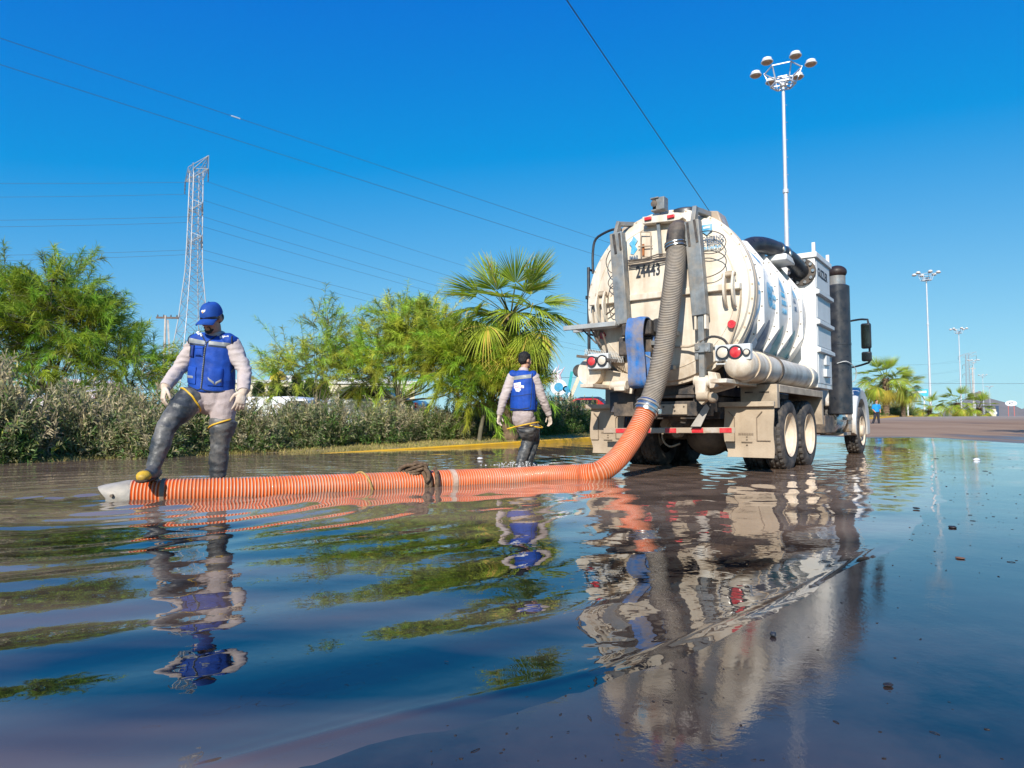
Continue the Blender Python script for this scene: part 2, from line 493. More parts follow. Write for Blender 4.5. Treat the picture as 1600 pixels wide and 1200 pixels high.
# flood water with the rings that the men, the hose and the wheels send out
RINGS = [  # x, y, wavelength, amplitude, decay length, inner radius
    (-3.75, 5.95, 0.26, 0.0095, 2.0, 0.08), (-2.75, 6.5, 0.33, 0.0038, 3.2, 0.12), (-3.2, 5.9, 0.34, 0.0048, 8.0, 0.3),
    (0.15, 10.4, 0.22, 0.0045, 1.5, 0.1), (1.2, 8.6, 0.20, 0.0016, 1.4, 0.1),
    (4.1, 9.75, 0.30, 0.0034, 3.0, 0.5), (2.3, 11.3, 0.28, 0.0016, 2.5, 0.4), (7.3, 14.6, 0.4, 0.003, 2.5, 0.4), (4.9, 7.2, 0.34, 0.0016, 2.2, 0.0)]
def water_z(x, y):
    z = np.zeros_like(x)
    for i, (cx, cy, lam, A, dec, r0) in enumerate(RINGS):
        r = np.hypot(x - cx, y - cy)
        ang = np.arctan2(y - cy, x - cx)
        rr = r + 0.05 * np.sin(3 * ang + i) + vnoise(x, y, 0.8, 20 + i) * 0.20 + vnoise(x, y, 2.3, 40 + i) * 0.05
        lm = lam * (1 + 0.25 * smooth(0.5, 5, r))
        env = np.exp(-r / dec) * smooth(0, r0 + 0.15, r) * (0.75 + 0.8 * vnoise(ang * 2.0, r * 0.5, 1.0, 60 + i))
        z += A * env * np.sin(2 * pi * rr / lm)
    # long low swell and wind ripples
    z += 0.0026 * np.sin(2 * pi * (0.62 * x - 0.78 * y) / 0.62 + 2.5 * vnoise(x, y, 0.7, 5) * 2)
    z += (0.0012 + 0.002 * smooth(2.5, 7, y)) * vnoise(x * 0.6 + y * 0.35, y, 2.6, 6) + (0.0007 + 0.0011 * smooth(2.5, 7, y)) * vnoise(x * .7, y, 6.0, 7)
    d = x - shore(y)
    z *= 0.25 + 0.75 * smooth(0.15, -0.8, d)
    # the small steep front of the wave that is just reaching the dry side
    near = smooth(4.6, 2.6, y)
    dd = d + 0.035 * vnoise(x, y, 1.1, 8) * 2
    z += near * (0.0036 * np.exp(-((dd + 0.08) / 0.022) ** 2) + 0.0012 * np.exp(-((dd + 0.15) / 0.02) ** 2) + 0.002 * np.exp(-((dd - 0.32) / 0.03) ** 2))
    return z
def stretch(*segs):
    return lines(*segs)
X = stretch((-30, -9, 1.5), (-9, -5, 0.06), (-5, -2.4, 0.03), (-2.4, 3.2, 0.021), (3.2, 9, 0.06), (9, 26, 0.8))
Y = stretch((-14, 0.6, 1.0), (0.6, 4.2, 0.018), (4.2, 8, 0.035), (8, 14, 0.07), (14, 34, 0.6))
xx, yy = np.meshgrid(X, Y, indexing='ij')
zz = water_z(xx, yy)
s_, t_ = ST(xx, yy)
keep = (t_ < 15.2) & (s_ < 30) & (t_ > -14)
idx = np.arange(xx.size).reshape(xx.shape)
q = np.stack([idx[:-1, :-1], idx[1:, :-1], idx[1:, 1:], idx[:-1, 1:]], -1).reshape(-1, 4)
kq = (keep[:-1, :-1] & keep[1:, :-1] & keep[1:, 1:] & keep[:-1, 1:]).reshape(-1)
q = q[kq]; used, inv = np.unique(q, return_inverse=True)
P_ = np.stack([xx, yy, zz], -1).reshape(-1, 3)[used]
link_mesh('water', np_mesh('water', P_, inv.reshape(-1, 4), smooth_=True), water_material(), kind='structure')
# ------------------------------------------------------------------ the vacuum tank truck (local x to its right, y forward, z up)
TR = W(8.85, 3.8, 0.0)
truck = empty('tank_truck', 'dirty cream vacuum tank truck standing in the flooded road, its round rear door facing us', 'truck', TR, -AL)
MUDC = (0.40, 0.29, 0.19)
CREAM = mat('cream_paint', (0.78, 0.71, 0.59), 0.42, var=0.06, scale=2.5, dirt=((0.50, 0.37, 0.24), 0.55, 2.2), mud=(MUDC, 0.7, 1.75), streak=((0.40, 0.27, 0.15), 0.6, 7.0), bump=0.06, bscale=18)
WHITE = mat('white_paint', (0.80, 0.79, 0.76), 0.33, var=0.04, scale=3, mud=(MUDC, 0.7, 1.65), streak=((0.60, 0.50, 0.38), 0.35, 6.0), dirt=((0.62, 0.54, 0.43), 0.25, 2.6))
GREYP = mat('grey_panel_paint', (0.60, 0.61, 0.60), 0.4, var=0.06, scale=3, mud=(MUDC, 0.8, 1.5))
STEEL = mat('grey_painted_steel', (0.205, 0.225, 0.235), 0.5, 0.25, var=0.3, scale=9, dirt=((0.36, 0.29, 0.21), 0.6, 5.0), streak=((0.36, 0.30, 0.23), 0.6, 14.0), bump=0.1)
DARK = mat('dark_chassis', (0.030, 0.030, 0.032), 0.6, var=0.4, scale=6, dirt=((0.26, 0.19, 0.13), 0.65, 3.5), mud=((0.24, 0.175, 0.12), 0.1, 1.0), bump=0.2)
BLACKP = mat('black_paint', (0.022, 0.026, 0.034), 0.33, var=0.3, scale=4, dirt=((0.10, 0.09, 0.08), 0.35, 6), bump=0.05)
TAN = mat('mud_caked_rubber', (0.40, 0.31, 0.215), 0.85, var=0.14, scale=4, dirt=((0.50, 0.40, 0.29), 0.6, 3.0), streak=((0.30, 0.22, 0.15), 0.5, 9), bump=0.25, bscale=50)
TANM = mat('mud_caked_metal', (0.48, 0.385, 0.275), 0.7, var=0.15, scale=5, dirt=((0.20, 0.15, 0.11), 0.55, 4.5), bump=0.2)
CHROME = mat('dull_chrome', (0.62, 0.60, 0.57), 0.25, 0.95, var=0.1, scale=8, dirt=((0.35, 0.27, 0.18), 0.4, 6))
TYRE = mat('tyre_rubber', (0.035, 0.034, 0.034), 0.75, var=0.3, scale=7, dirt=((0.20, 0.165, 0.13), 0.65, 5.0), bump=0.2)
REDL = mat('red_lens', (0.62, 0.03, 0.04), 0.22, var=0.12, scale=20, spec=0.6, dirt=((0.5, 0.2, 0.15), 0.3, 20))
CLEARL = mat('pale_lens', (0.66, 0.58, 0.46), 0.2, var=0.1, scale=20, spec=0.6)
INK = mat('black_lettering', (0.03, 0.035, 0.045), 0.6, var=0.2)
CYAN = mat('cyan_decal', (0.07, 0.40, 0.66), 0.45, var=0.12, scale=9, dirt=((0.55, 0.62, 0.64), 0.5, 7))
NAVY = mat('navy_decal', (0.07, 0.14, 0.24), 0.45, var=0.12, scale=9, dirt=((0.35, 0.36, 0.37), 0.5, 7))
TEAL = mat('teal_decal', (0.09, 0.36, 0.40), 0.45, var=0.12, scale=9, dirt=((0.42, 0.46, 0.44), 0.5, 7))
PALEB = mat('pale_blue_decal', (0.46, 0.58, 0.70), 0.45, var=0.12, scale=9)
GLASS = mat('tinted_glass', (0.012, 0.016, 0.018), 0.04, var=0.0, spec=0.8)
CZ, CR = 2.36, 1.10

def P_(name, mb, m, parent=None, **k): return mb.build(name, m, parent or truck, **k)

# tank shell with its stiffener rings
tank = P_('tank', MB().lathe([(CR, -0.14), (CR, 1.0), (CR, 2.0), (CR, 3.0), (CR * 0.93, 3.12), (CR * 0.7, 3.22), (0.2, 3.28)], (0, 0, CZ), 'Y', 72), WHITE, sm=50)
def ring12(r_in, r_out, y0, y1, n=10):
    k = 1 / cos(pi / n); rr = []
    for r, y in ((r_in, y0), (r_out * k, y0), (r_out * k, y1), (r_in, y1)):
        rr.append([Vector((cos(2 * pi * (i + .5) / n) * r, y, CZ + sin(2 * pi * (i + .5) / n) * r)) for i in range(n)])
    mb = MB(); mb.loft(rr, False, True); return mb
for y in (0.50, 1.22, 1.92, 2.58):
    rg = P_('stiffener_ring', ring12(1.07, 1.138, y, y + 0.05), WHITE, tank, bev=0.004)
    b = MB()
    for i in range(36):
        a = 2 * pi * i / 36 + 0.05
        b.cyl((cos(a) * 1.12, y - 0.008, CZ + sin(a) * 1.12), (cos(a) * 1.12, y + 0.01, CZ + sin(a) * 1.12), 0.010, seg=6)
    P_('ring_bolts', b, DARK, tank, kind='stuff')
# printed emblems on the tank's right flank: patches that follow the shell
def on_tank(poly_or_text, y, ang, m, name='decal', dr=0.004):
    """wrap flat (a along y, b up the shell) points round the tank at angle ang above its right side"""
    me = poly_or_text; me = me.copy() if hasattr(me, 'copy') else me
    for v in me.vertices:
        a, bb, d = v.co.x, v.co.y, v.co.z
        th = ang + bb / CR; r = CR + dr + d
        v.co = (cos(th) * r, y + a, CZ + sin(th) * r)
    me.update()
    return link_mesh(name, me, m, tank)
def patch2d(outline, n=1):
    bm = bmesh.new()
    vs = [bm.verts.new((a, b, 0)) for a, b in outline]
    f = bm.faces.new(vs)
    bmesh.ops.triangulate(bm, faces=[f])
    bmesh.ops.subdivide_edges(bm, edges=bm.edges, cuts=2, use_grid_fill=True)
    me = bpy.data.meshes.new('decal'); bm.to_mesh(me); bm.free(); return me
def arc(cx, cy, rx, ry, a0, a1, n=14): return [(cx + cos(a0 + (a1 - a0) * k / n) * rx, cy + sin(a0 + (a1 - a0) * k / n) * ry) for k in range(n + 1)]
def ringpoly(r0, r1, a0=0, a1=2 * pi, n=24, cx=0, cy=0):
    return arc(cx, cy, r1, r1, a0, a1, n) + arc(cx, cy, r0, r0, a1, a0, n)
# first bay: pale shield with a cyan bowl; second: round wheel badge; third and fourth: words and waves
bays = [(-0.06, 0.50), (0.56, 1.22), (1.28, 1.92), (1.98, 2.58)]
def scaled(me, k=1.45):
    for v in me.vertices: v.co.y *= k
    return me
def deco(outline, y, ang, m, dr=0.004): return on_tank(scaled(patch2d(outline)), y, ang, m, 'decal', dr)
deco([(-.13, .06), (-.11, -.12), (0, -.22), (.11, -.12), (.13, .06)], 0.36, -0.02, CYAN)
deco([(-.07, .02), (-.05, -.08), (0, -.13), (.05, -.08), (.07, .02)], 0.36, -0.02, WHITE, dr=0.007)
for k, w in enumerate((.26, .20, .24)): deco([(-.13, .10 + k * .05), (-.13 + w, .10 + k * .05), (-.13 + w, .13 + k * .05), (-.13, .13 + k * .05)], 0.36, 0.0, CYAN)
deco([(-.12, .28), (.10, .28), (.10, .40), (-.02, .47), (-.12, .40)], 0.34, 0.05, PALEB)
deco(ringpoly(0.085, 0.125, 0.1, 2 * pi), 0.93, 0.08, CYAN)
for k in range(6): deco(arc(cos(k * 1.047) * .055, sin(k * 1.047) * .055, .022, .022, 0, 2 * pi, 10)[:-1], 0.93, 0.08, NAVY)
for (y, words, m) in ((1.04, ('JUNTA', 'MUNICIPAL', 'DE AGUA'), CYAN), (1.64, ('GOBIERNO', 'DEL ESTADO', 'CHIHUAHUA'), CYAN), (2.36, ('AGUA', 'LIMPIA'), NAVY)):
    for k, wd in enumerate(words):
        on_tank(scaled(text_mesh(wd, 0.07, Matrix.Translation((-.02 if y < 1.2 else -.1, .06 - k * .085, 0)), depth=0.001, sx=0.6, bold=0.02)), y, 0.06, m, 'lettering')
deco([(-.09, .13), (.07, .13), (.07, .26), (-.01, .32), (-.09, .26)], 1.72, 0.05, CYAN)
deco(ringpoly(0.04, 0.10, 0, pi), 2.42, 0.22, CYAN)
# wave shapes low on the flank, one to a bay
for (y0, y1), (c1, c2) in zip(bays, ((NAVY, PALEB), (NAVY, PALEB), (TEAL, PALEB), (TEAL, TEAL))):
    w = y1 - y0
    hump = [(0, -.0)] + [(w * k / 12, 0.05 + .42 * (0.5 - 0.5 * cos(2 * pi * max(0, (k - 3) / 9.0)))) for k in range(13)] + [(w, 0)]
    on_tank(patch2d([(a + .01, b * 1.0) for a, b in hump]), y0, -0.66, c1)
    on_tank(patch2d([(.01, .0), (w * .5, .0), (w * .42, .10), (w * .2, .16), (.01, .12)]), y0, -0.65, c2, dr=0.007)
    on_tank(patch2d([(.01, -.3), (w - .01, -.3), (w - .01, -.02), (.01, -.02)]), y0, -0.68, TANM)
on_tank(patch2d([(-.1, 0), (.1, 0), (.03, .2), (-.07, .24)]), 1.0, 0.55, CYAN)

# rear door: flange, dished head, horizontal rib
door = P_('tank_door', MB().lathe([(1.09, -0.06), (1.205, -0.06), (1.205, -0.14), (1.165, -0.15), (1.15, -0.19), (1.12, -0.20), (1.0, -0.235), (0.7, -0.265), (0.35, -0.28), (0.02, -0.283)], (0, 0, CZ), 'Y', 72), CREAM, sm=28)
P_('door_flange', MB().lathe([(1.10, -0.055), (1.21, -0.055), (1.21, 0.02), (1.10, 0.02)], (0, 0, CZ), 'Y', 72), CREAM, door)
b = MB()
for i in range(40):
    a = 2 * pi * i / 40 + .04; b.cyl((cos(a) * 1.183, -.152, CZ + sin(a) * 1.183), (cos(a) * 1.183, -.14, CZ + sin(a) * 1.183), .013, seg=6)
P_('flange_bolts', b, TANM, door, kind='stuff')
P_('weld_bead', MB().tube([(cos(2 * pi * k / 90) * 1.0, -.237, CZ + sin(2 * pi * k / 90) * 1.0) for k in range(90)], .007, 5, closed=True), CREAM, door)
P_('door_rib', MB().box((0, -0.275, 2.375), (2.16, 0.12, 0.085)), CREAM, door, bev=0.01)
for sx in (-1, 1): P_('door_seam', MB().tube([(sx * (1.07 - 0.16 * (k / 8) ** 2), -0.235 - 0.012, 2.33 - k * 0.085) for k in range(9)], 0.012, 6), TANM, door)
for x, zz_ in ((-0.87, 2.31), (0.955, 2.36)):
    h = MB()
    for dx in (-0.055, 0.055):
        h.loft([[Vector((x + dx - .014, y - w, z)), Vector((x + dx + .014, y - w, z)), Vector((x + dx + .014, y + w, z)), Vector((x + dx - .014, y + w, z))] for z, y, w in ((zz_ + .2, -.33, .03), (zz_ + .1, -.36, .045), (zz_, -.38, .05), (zz_ - .12, -.36, .04), (zz_ - .22, -.31, .025), (zz_ - .25, -.27, .015))])
    lt = P_('door_latch', h, CREAM, door, bev=0.004)
    P_('latch_pin', MB().cyl((x - .085, -.35, zz_ + .16), (x + .085, -.35, zz_ + .16), .026, seg=10).box((x, -.31, zz_ + .17), (.07, .1, .07)), TANM, lt)
for x in (-0.915, 0.95):
    P_('reflector', MB().cyl((x, -0.24, 1.90), (x, -0.272, 1.90), 0.052, seg=20), REDL, door)
# stencilled fleet number and the printed words
text('24443', 0.235, Matrix.Translation((-0.36, -0.286, 2.655)) @ FACE_BACK, INK, door, sx=0.62, bold=0.02)
text('GOBIERNO', 0.075, Matrix.Translation((0.535, -0.279, 3.015)) @ FACE_BACK, NAVY, door, sx=0.9, bold=0.02)
text('DEL ESTADO', 0.068, Matrix.Translation((0.53, -0.279, 2.955)) @ FACE_BACK, NAVY, door, sx=0.85, bold=0.02)
text('CHIHUAHUA', 0.055, Matrix.Translation((0.535, -0.279, 2.90)) @ FACE_BACK, CYAN, door, sx=0.95, bold=0.02)
def flat_back(outline, x, z, m, y=-0.279, name='emblem'):
    mb = MB().prism([(x + a, z + b) for a, b in outline], y, y + 0.01); return P_(name, mb, m, door)
flat_back([(-.07, .06), (.07, .06), (.07, -.02), (0, -.08), (-.07, -.02)], 0.645, 3.175, CYAN, y=-.262)
flat_back([(-.045, .035), (.045, .035), (.045, .01), (-.045, .01)], 0.645, 3.175, WHITE, y=-.265)
flat_back([(-.05, -.11), (.0, -.13), (.055, -.06), (.02, .0), (.06, .06), (.0, .13), (-.03, .07), (-.07, .04), (-.03, -.02)], -0.40, 3.12, CYAN, y=-.268)
text('JMAS', 0.075, Matrix.Translation((-0.46, -0.281, 2.92)) @ FACE_BACK, NAVY, door, sx=0.8, bold=0.02)
flat_back([(-.05, -.10), (.05, -.10), (.05, .12), (-.05, .12)], 0.42, 2.78, mat('dark_sticker', (0.10, 0.12, 0.13), 0.5, var=0.5, scale=30), y=-.283, name='sticker')
# thin pipe frame with rust, above the number
fr = MB().tube([(-.27, -.31, 3.28), (-.27, -.31, 2.93), (-.12, -.31, 2.91), (-.12, -.31, 3.25), (-.27, -.31, 3.28)], .009, 6)
P_('pipe_frame', fr.tube([(-.31, -.31, 3.08), (-.10, -.31, 3.06)], .009, 6), TANM, door)
P_('rust_streak', MB().box((-.245, -.287, 3.03), (.03, .012, .16)), mat('rust', (0.34, 0.12, 0.04), 0.9, var=0.4, scale=20), door)

# shelf with marker lamps, a camera box above it and the conduit down from it
sh = P_('marker_shelf', MB().prism([(-.22, 3.47), (.30, 3.43), (.36, 3.36), (.30, 3.33), (-.22, 3.37)], -.36, -.06), CREAM, bev=0.008)
for x, z in ((-.13, 3.425), (.20, 3.395)): P_('marker_lamp', MB().box((x, -.375, z), (.10, .03, .045)), REDL, sh, bev=0.006)
cb = P_('camera_box', MB().box((.045, -.30, 3.61), (.12, .14, .17)).box((-.03, -.31, 3.69), (.12, .16, .02)).box((-.02, -.30, 3.53), (.14, .13, .025)), STEEL, bev=0.006)
P_('camera_lens', MB().cyl((-.04, -.38, 3.615), (-.04, -.30, 3.615), .045, seg=14).box((-.04, -.29, 3.6), (.07, .1, .09)), DARK, cb)
P_('conduit', MB().bar((-.01, -.31, 3.42), (.02, -.31, 2.93), .045, .03, (0, 1, 0)), STEEL)
P_('hatch_lid', MB().lathe([(.02, .07), (.20, .06), (.27, .03), (.28, 0), (.28, -.1)], (0.22, .12, 3.53), 'Z', 28), BLACKP)
lug = MB().prism([(-.17, 0.0), (-.12, .20), (.02, .25), (.13, .23), (.19, .05), (.20, -.15), (-.12, -.1)], -.05, .26)
lug_o = P_('lifting_lug', lug, WHITE, bev=0.015); lug_o.location = (.59, .0, 3.23)
lug2 = MB().prism([(-.12, -.1), (-.10, .13), (.0, .17), (.12, .13), (.14, -.05)], -.1, .2)
P_('lifting_lug', lug2, WHITE, bev=0.015).location = (-.57, 0, 3.32)

# hydraulic lifting arms in front of the door
def arm(x0, z0, x1, z1, y, w):
    d = Vector((x1 - x0, 0, z1 - z0)).normalized()
    a = Vector((x0, y, z0)); b = Vector((x1, y, z1))
    mb = MB().bar(a, b, w, .13, (0, -1, 0))
    return mb, a, b, d
mb, a, b, d = arm(-.57, 3.28, -.49, 2.0, -.42, .185)
al = P_('lifting_arm', mb, STEEL, bev=0.008)
P_('arm_slot', MB().bar(a + d * .02 + Vector((-.03, -.069, 0)), a + d * .30 + Vector((-.01, -.069, 0)), .035, .012, (0, -1, 0)).bar(a + d * .02 + Vector((.06, -.069, 0)), a + d * .26 + Vector((.07, -.069, 0)), .03, .012, (0, -1, 0)), DARK, al)
P_('arm_bracket', MB().bar(a + Vector((-.03, .0, -.05)), a + Vector((.0, .06, .17)), .05, .10, (0, -1, 0)).bar(a + Vector((-.02, .05, .15)), a + Vector((.10, .33, .19)), .07, .06), STEEL, al, bev=0.006)
mb, a, b, d = arm(.52, 3.26, .61, 2.02, -.42, .195)
ar = P_('lifting_arm', mb, STEEL, bev=0.008)
P_('arm_slot', MB().bar(a + d * .02 + Vector((-.05, -.069, 0)), a + d * .34 + Vector((-.045, -.069, 0)), .03, .012, (0, -1, 0)).bar(a + d * .0 + Vector((.045, -.069, 0)), a + d * .30 + Vector((.06, -.069, 0)), .03, .012, (0, -1, 0)), DARK, ar)
P_('arm_bracket', MB().bar(a + Vector((.0, .0, -.1)), a + Vector((.02, .06, .20)), .06, .10, (0, -1, 0)).bar(a + Vector((.0, .05, .17)), a + Vector((.10, .33, .15)), .08, .07), STEEL, ar, bev=0.006)
for dx in (-.065, .065): P_('rod_clevis', MB().box((.615 + dx, -.42, 1.95), (.03, .10, .22)), CREAM, ar, bev=.006)
P_('ram_rod', MB().bar((.615, -.42, 2.05), (.615, -.40, 1.22), .075, .075, (0, -1, 0)), STEEL, ar, bev=.006)
P_('rod_clamp', MB().box((.64, -.42, 1.60), (.20, .13, .12)).cyl((.58, -.50, 1.60), (.58, -.40, 1.60), .035, seg=12).cyl((.70, -.50, 1.57), (.70, -.40, 1.57), .03, seg=12).box((.56, -.42, 1.50), (.05, .1, .1)), STEEL, ar, bev=.008)
P_('rod_pivot', MB().cyl((.50, -.38, 1.18), (.74, -.38, 1.18), .075, seg=18).prism([(.70, 1.30), (.80, 1.28), (.85, 1.10), (.72, 1.08)], -.46, -.30).box((.60, -.38, 1.10), (.14, .16, .18)), CREAM, ar, bev=.008)
P_('rod_joint', MB().cyl((.55, -.42, .99), (.70, -.42, .99), .06, seg=14).prism([(.52, 1.08), (.68, 1.08), (.66, .93), (.60, .88), (.54, .94)], -.42, -.34).sph((.73, -.38, .97), .07), TANM, ar)
# mirror pivot on the other side, under the strap
P_('rod_pivot', MB().cyl((-.72, -.34, 1.17), (-.48, -.34, 1.17), .065, seg=18).box((-.58, -.34, 1.13), (.16, .12, .08)), CREAM, al, bev=.008)

# slack cables on the door
def loop(cx, cz, rx, rz, y=-.36, a0=0, a1=2 * pi, tilt=0): return [(cx + cos(a0 + (a1 - a0) * k / 28) * rx, y - .006 * sin(k), cz + sin(a0 + (a1 - a0) * k / 28) * rz + tilt * cos(a0 + (a1 - a0) * k / 28)) for k in range(29)]
for L_ in (loop(.70, 2.97, .23, .15, tilt=-.03), loop(.66, 2.69, .27, .17, a0=-2.4, a1=2.2), loop(-.66, 2.92, .12, .17, a0=.6, a1=5.6), loop(-.64, 2.62, .11, .10), loop(-.66, 2.37, .10, .20, a0=1, a1=5.4)):
    P_('cable', MB().tube(L_, .0065, 6), DARK, door)
for k in range(4):
    P_('cable', MB().tube([(-.45, -.34, 2.90 - k * .022), (-.2, -.35, 2.885 - k * .02 + .01 * sin(k)), (.0, -.35, 2.92 - k * .03), (.2, -.34, 2.90 - k * .02)], .009, 6), DARK, door)
P_('cable', MB().tube([(-.62, -.36, 2.30), (-.72, -.35, 2.22), (-.80, -.33, 2.18)], .012, 6), DARK, door)
P_('cable', MB().tube(spline([(.60, -.44, 1.68), (.75, -.42, 1.74), (.88, -.38, 1.70), (.94, -.36, 1.60), (.95, -.34, 1.52)], 14)[0], .016, 8), DARK)
P_('cable', MB().tube(spline([(-.95, -.3, 1.75), (-.86, -.4, 1.95), (-.80, -.38, 1.80), (-.78, -.36, 1.62)], 14)[0], .012, 6), DARK)
P_('grease_line', MB().tube([(.60, -.44, 1.66), (.4, -.34, 1.64), (.15, -.33, 1.66), (-.1, -.32, 1.65)], .016, 8), TANM)
for x, z, w in ((.19, 1.83, .16), (.14, 1.38, .14), (-.05, 1.72, .1)): P_('bracket', MB().box((x, -.34, z), (w, .10, .06)), STEEL, bev=.005)

# inlet elbow that the suction hose is clamped to
el = [Vector((.34, -.10, 3.16))] + [Vector((.34 - .03 * (k / 8), -.36 - sin(k / 8 * pi / 2) * .13, 3.16 + .06 * sin(k / 8 * pi) - (1 - cos(k / 8 * pi / 2)) * .16)) for k in range(9)] + [Vector((.305, -.495, 2.95))]
inl = P_('inlet_elbow', MB().tube(el, .125, 24), DARK, sm=40)
P_('elbow_flange', MB().cyl((.34, -.29, 3.16), (.34, -.23, 3.16), .17, seg=28), TANM, inl)

# fold-down steps with open gratings, on the left of the door
st = P_('step', MB().box((-.98, -.50, 2.01), (.84, .05, .065)).box((-.98, -.23, 2.0), (.84, .04, .05)), mat('galvanised', (.55, .55, .53), .45, .5, var=.15, scale=12, dirt=((.4, .32, .23), .5, 6)), bev=.005)
def grating(x0, x1, y0, y1, z, n, m, parent, drop=0):
    g_ = MB()
    for k in range(n):
        x = x0 + (x1 - x0) * k / (n - 1)
        g_.bar((x, y0, z), (x + .05, y1, z + drop), .008, .026); g_.bar((x + .05, y0, z - .004), (x, y1, z - .004 + drop), .008, .02)
    return P_('grating', g_, m, parent, kind='stuff')
GALV = st.data.materials[0]
grating(-1.28, -.58, -.48, -.24, 2.0, 26, GALV, st)
P_('step_hanger', MB().bar((-1.18, -.36, 2.0), (-.98, -.3, 1.78), .03, .02).bar((-1.05, -.36, 2.0), (-.9, -.3, 1.74), .05, .02), DARK, st)
st2 = P_('step', MB().bar((-1.2, -.25, 1.62), (-.56, -.25, 1.52), .05, .06).bar((-1.2, -.48, 1.60), (-.56, -.48, 1.50), .03, .04), DARK, bev=.004)
g2 = MB()
for k in range(24):
    x = -1.16 + k * .026; z = 1.64 - k * .004
    g2.bar((x, -.36, z - .07), (x + .035, -.34, z + .07), .006, .006); g2.bar((x + .035, -.35, z - .07), (x, -.33, z + .07), .006, .006)
P_('grating', g2, GALV, st2, kind='stuff')
# cyclone drum behind the strap, dark boxes under it
P_('drain_valve', MB().lathe([(.02, -.42), (.105, -.41), (.12, -.38), (.12, -.26), (.09, -.24)], (-.18, 0, 1.42), 'Y', 22).bar((-.24, -.43, 1.47), (-.13, -.43, 1.36), .035, .02, (0, -1, 0)), TANM, bev=.005)
P_('valve_rod', MB().tube([(-.30, -.42, 1.63), (-.06, -.42, 1.50)], .012, 8).tube([(-.32, -.40, 1.60), (-.08, -.40, 1.47)], .012, 8), STEEL)
P_('pump_housing', MB().box((-.28, -.36, 1.93), (.44, .22, .20)).cyl((-.02, -.38, 1.95), (-.02, -.26, 1.95), .10, seg=18).box((-.35, -.32, 1.70), (.5, .10, .25)), DARK, bev=.02)

# tail light boxes
def lamp_round(x, y, z, r, m, parent):
    o = P_('light', MB().lathe([(r, y - .0), (r, y - .022), (r * .85, y - .03), (.01, y - .036)], (x, 0, z), 'Y', 24), m, parent)
    P_('light_bezel', MB().lathe([(r * 1.0, y), (r * 1.18, y), (r * 1.18, y - .028), (r * 1.0, y - .028)], (x, 0, z), 'Y', 24), BLACKP, o)
tl = P_('tail_light_box', MB().box((1.02, -.42, 1.52), (.44, .10, .20)).box((1.0, -.36, 1.43), (.16, .08, .08)).bar((.80, -.44, 1.385), (1.14, -.44, 1.375), .03, .02).cyl((.97, -.47, 1.43), (.97, -.40, 1.43), .04, seg=12), GREYP, bev=.01)
lamp_round(.905, -.47, 1.52, .072, CLEARL, tl); lamp_round(1.065, -.47, 1.515, .075, REDL, tl); lamp_round(1.20, -.47, 1.51, .036, CLEARL, tl)
tl = P_('tail_light_box', MB().box((-.87, -.42, 1.51), (.33, .10, .215)), GREYP, bev=.012)
lamp_round(-.955, -.47, 1.51, .066, REDL, tl); lamp_round(-.79, -.47, 1.515, .066, CLEARL, tl)
P_('marker_lamp', MB().sph((-1.05, -.40, 1.49), (.03, .045, .045)), REDL, tl)

# hose tubes along both flanks
for sx in (-1, 1):
    pr = [(.02, -.50), (.10, -.485), (.165, -.44), (.19, -.36), (.195, -.2), (.195, 3.0), (.18, 3.02)]
    if sx < 0: pr = [(.02, -.36), (.19, -.36), (.195, -.33), (.195, 3.0), (.18, 3.02)]
    tb = P_('hose_tube', MB().lathe(pr, (sx * 1.07, 0, 1.375), 'Y', 32), CREAM, sm=40)
    for y, w in ((-.20, .05), (.28, .04), (.85, .06), (2.6, .10)):
        P_('tube_band', MB().lathe([(.19, y), (.212, y), (.212, y + w), (.19, y + w)], (sx * 1.07, 0, 1.375), 'Y', 32), CREAM if y < .5 or y > 2 else DARK, tb)
P_('tube_bracket', MB().prism([(.40, 1.22), (1.0, 1.20), (.95, 1.10), (.48, .98)], -.22, -.16).box((.92, .5, 1.16), (.2, 2.4, .05)), CREAM, bev=.006)
P_('tube_bracket', MB().prism([(-.40, 1.30), (-.90, 1.42), (-.95, 1.15), (-.48, 1.05)], -.22, -.16).box((-.92, .5, 1.16), (.2, 2.4, .05)), CREAM, bev=.006)

# ladder and hand rail on the far flank
ld = MB()
ld.tube([(-1.39, .2, 1.6), (-1.39, .2, 3.03)], .025, 8).tube([(-1.39, .62, 1.6), (-1.39, .62, 3.03)], .025, 8)
for k in range(6): ld.tube([(-1.39, .2, 1.75 + k * .25), (-1.39, .62, 1.75 + k * .25)], .018, 8)
ldo = P_('ladder', ld, BLACKP)
P_('hand_rail', MB().tube(spline([(-1.37, .3, 2.95), (-1.37, .3, 3.25), (-1.33, .3, 3.46), (-1.2, .3, 3.54), (-.98, .3, 3.58), (-.75, .3, 3.5)], 24)[0], .02, 8).tube(spline([(-1.25, .6, 3.0), (-1.25, .6, 3.32), (-1.18, .6, 3.34), (-1.0, .6, 3.25)], 14)[0], .016, 8), BLACKP, ldo)
P_('catwalk', MB().box((-1.28, 1.3, 2.55), (.22, 2.4, .05)), BLACKP)

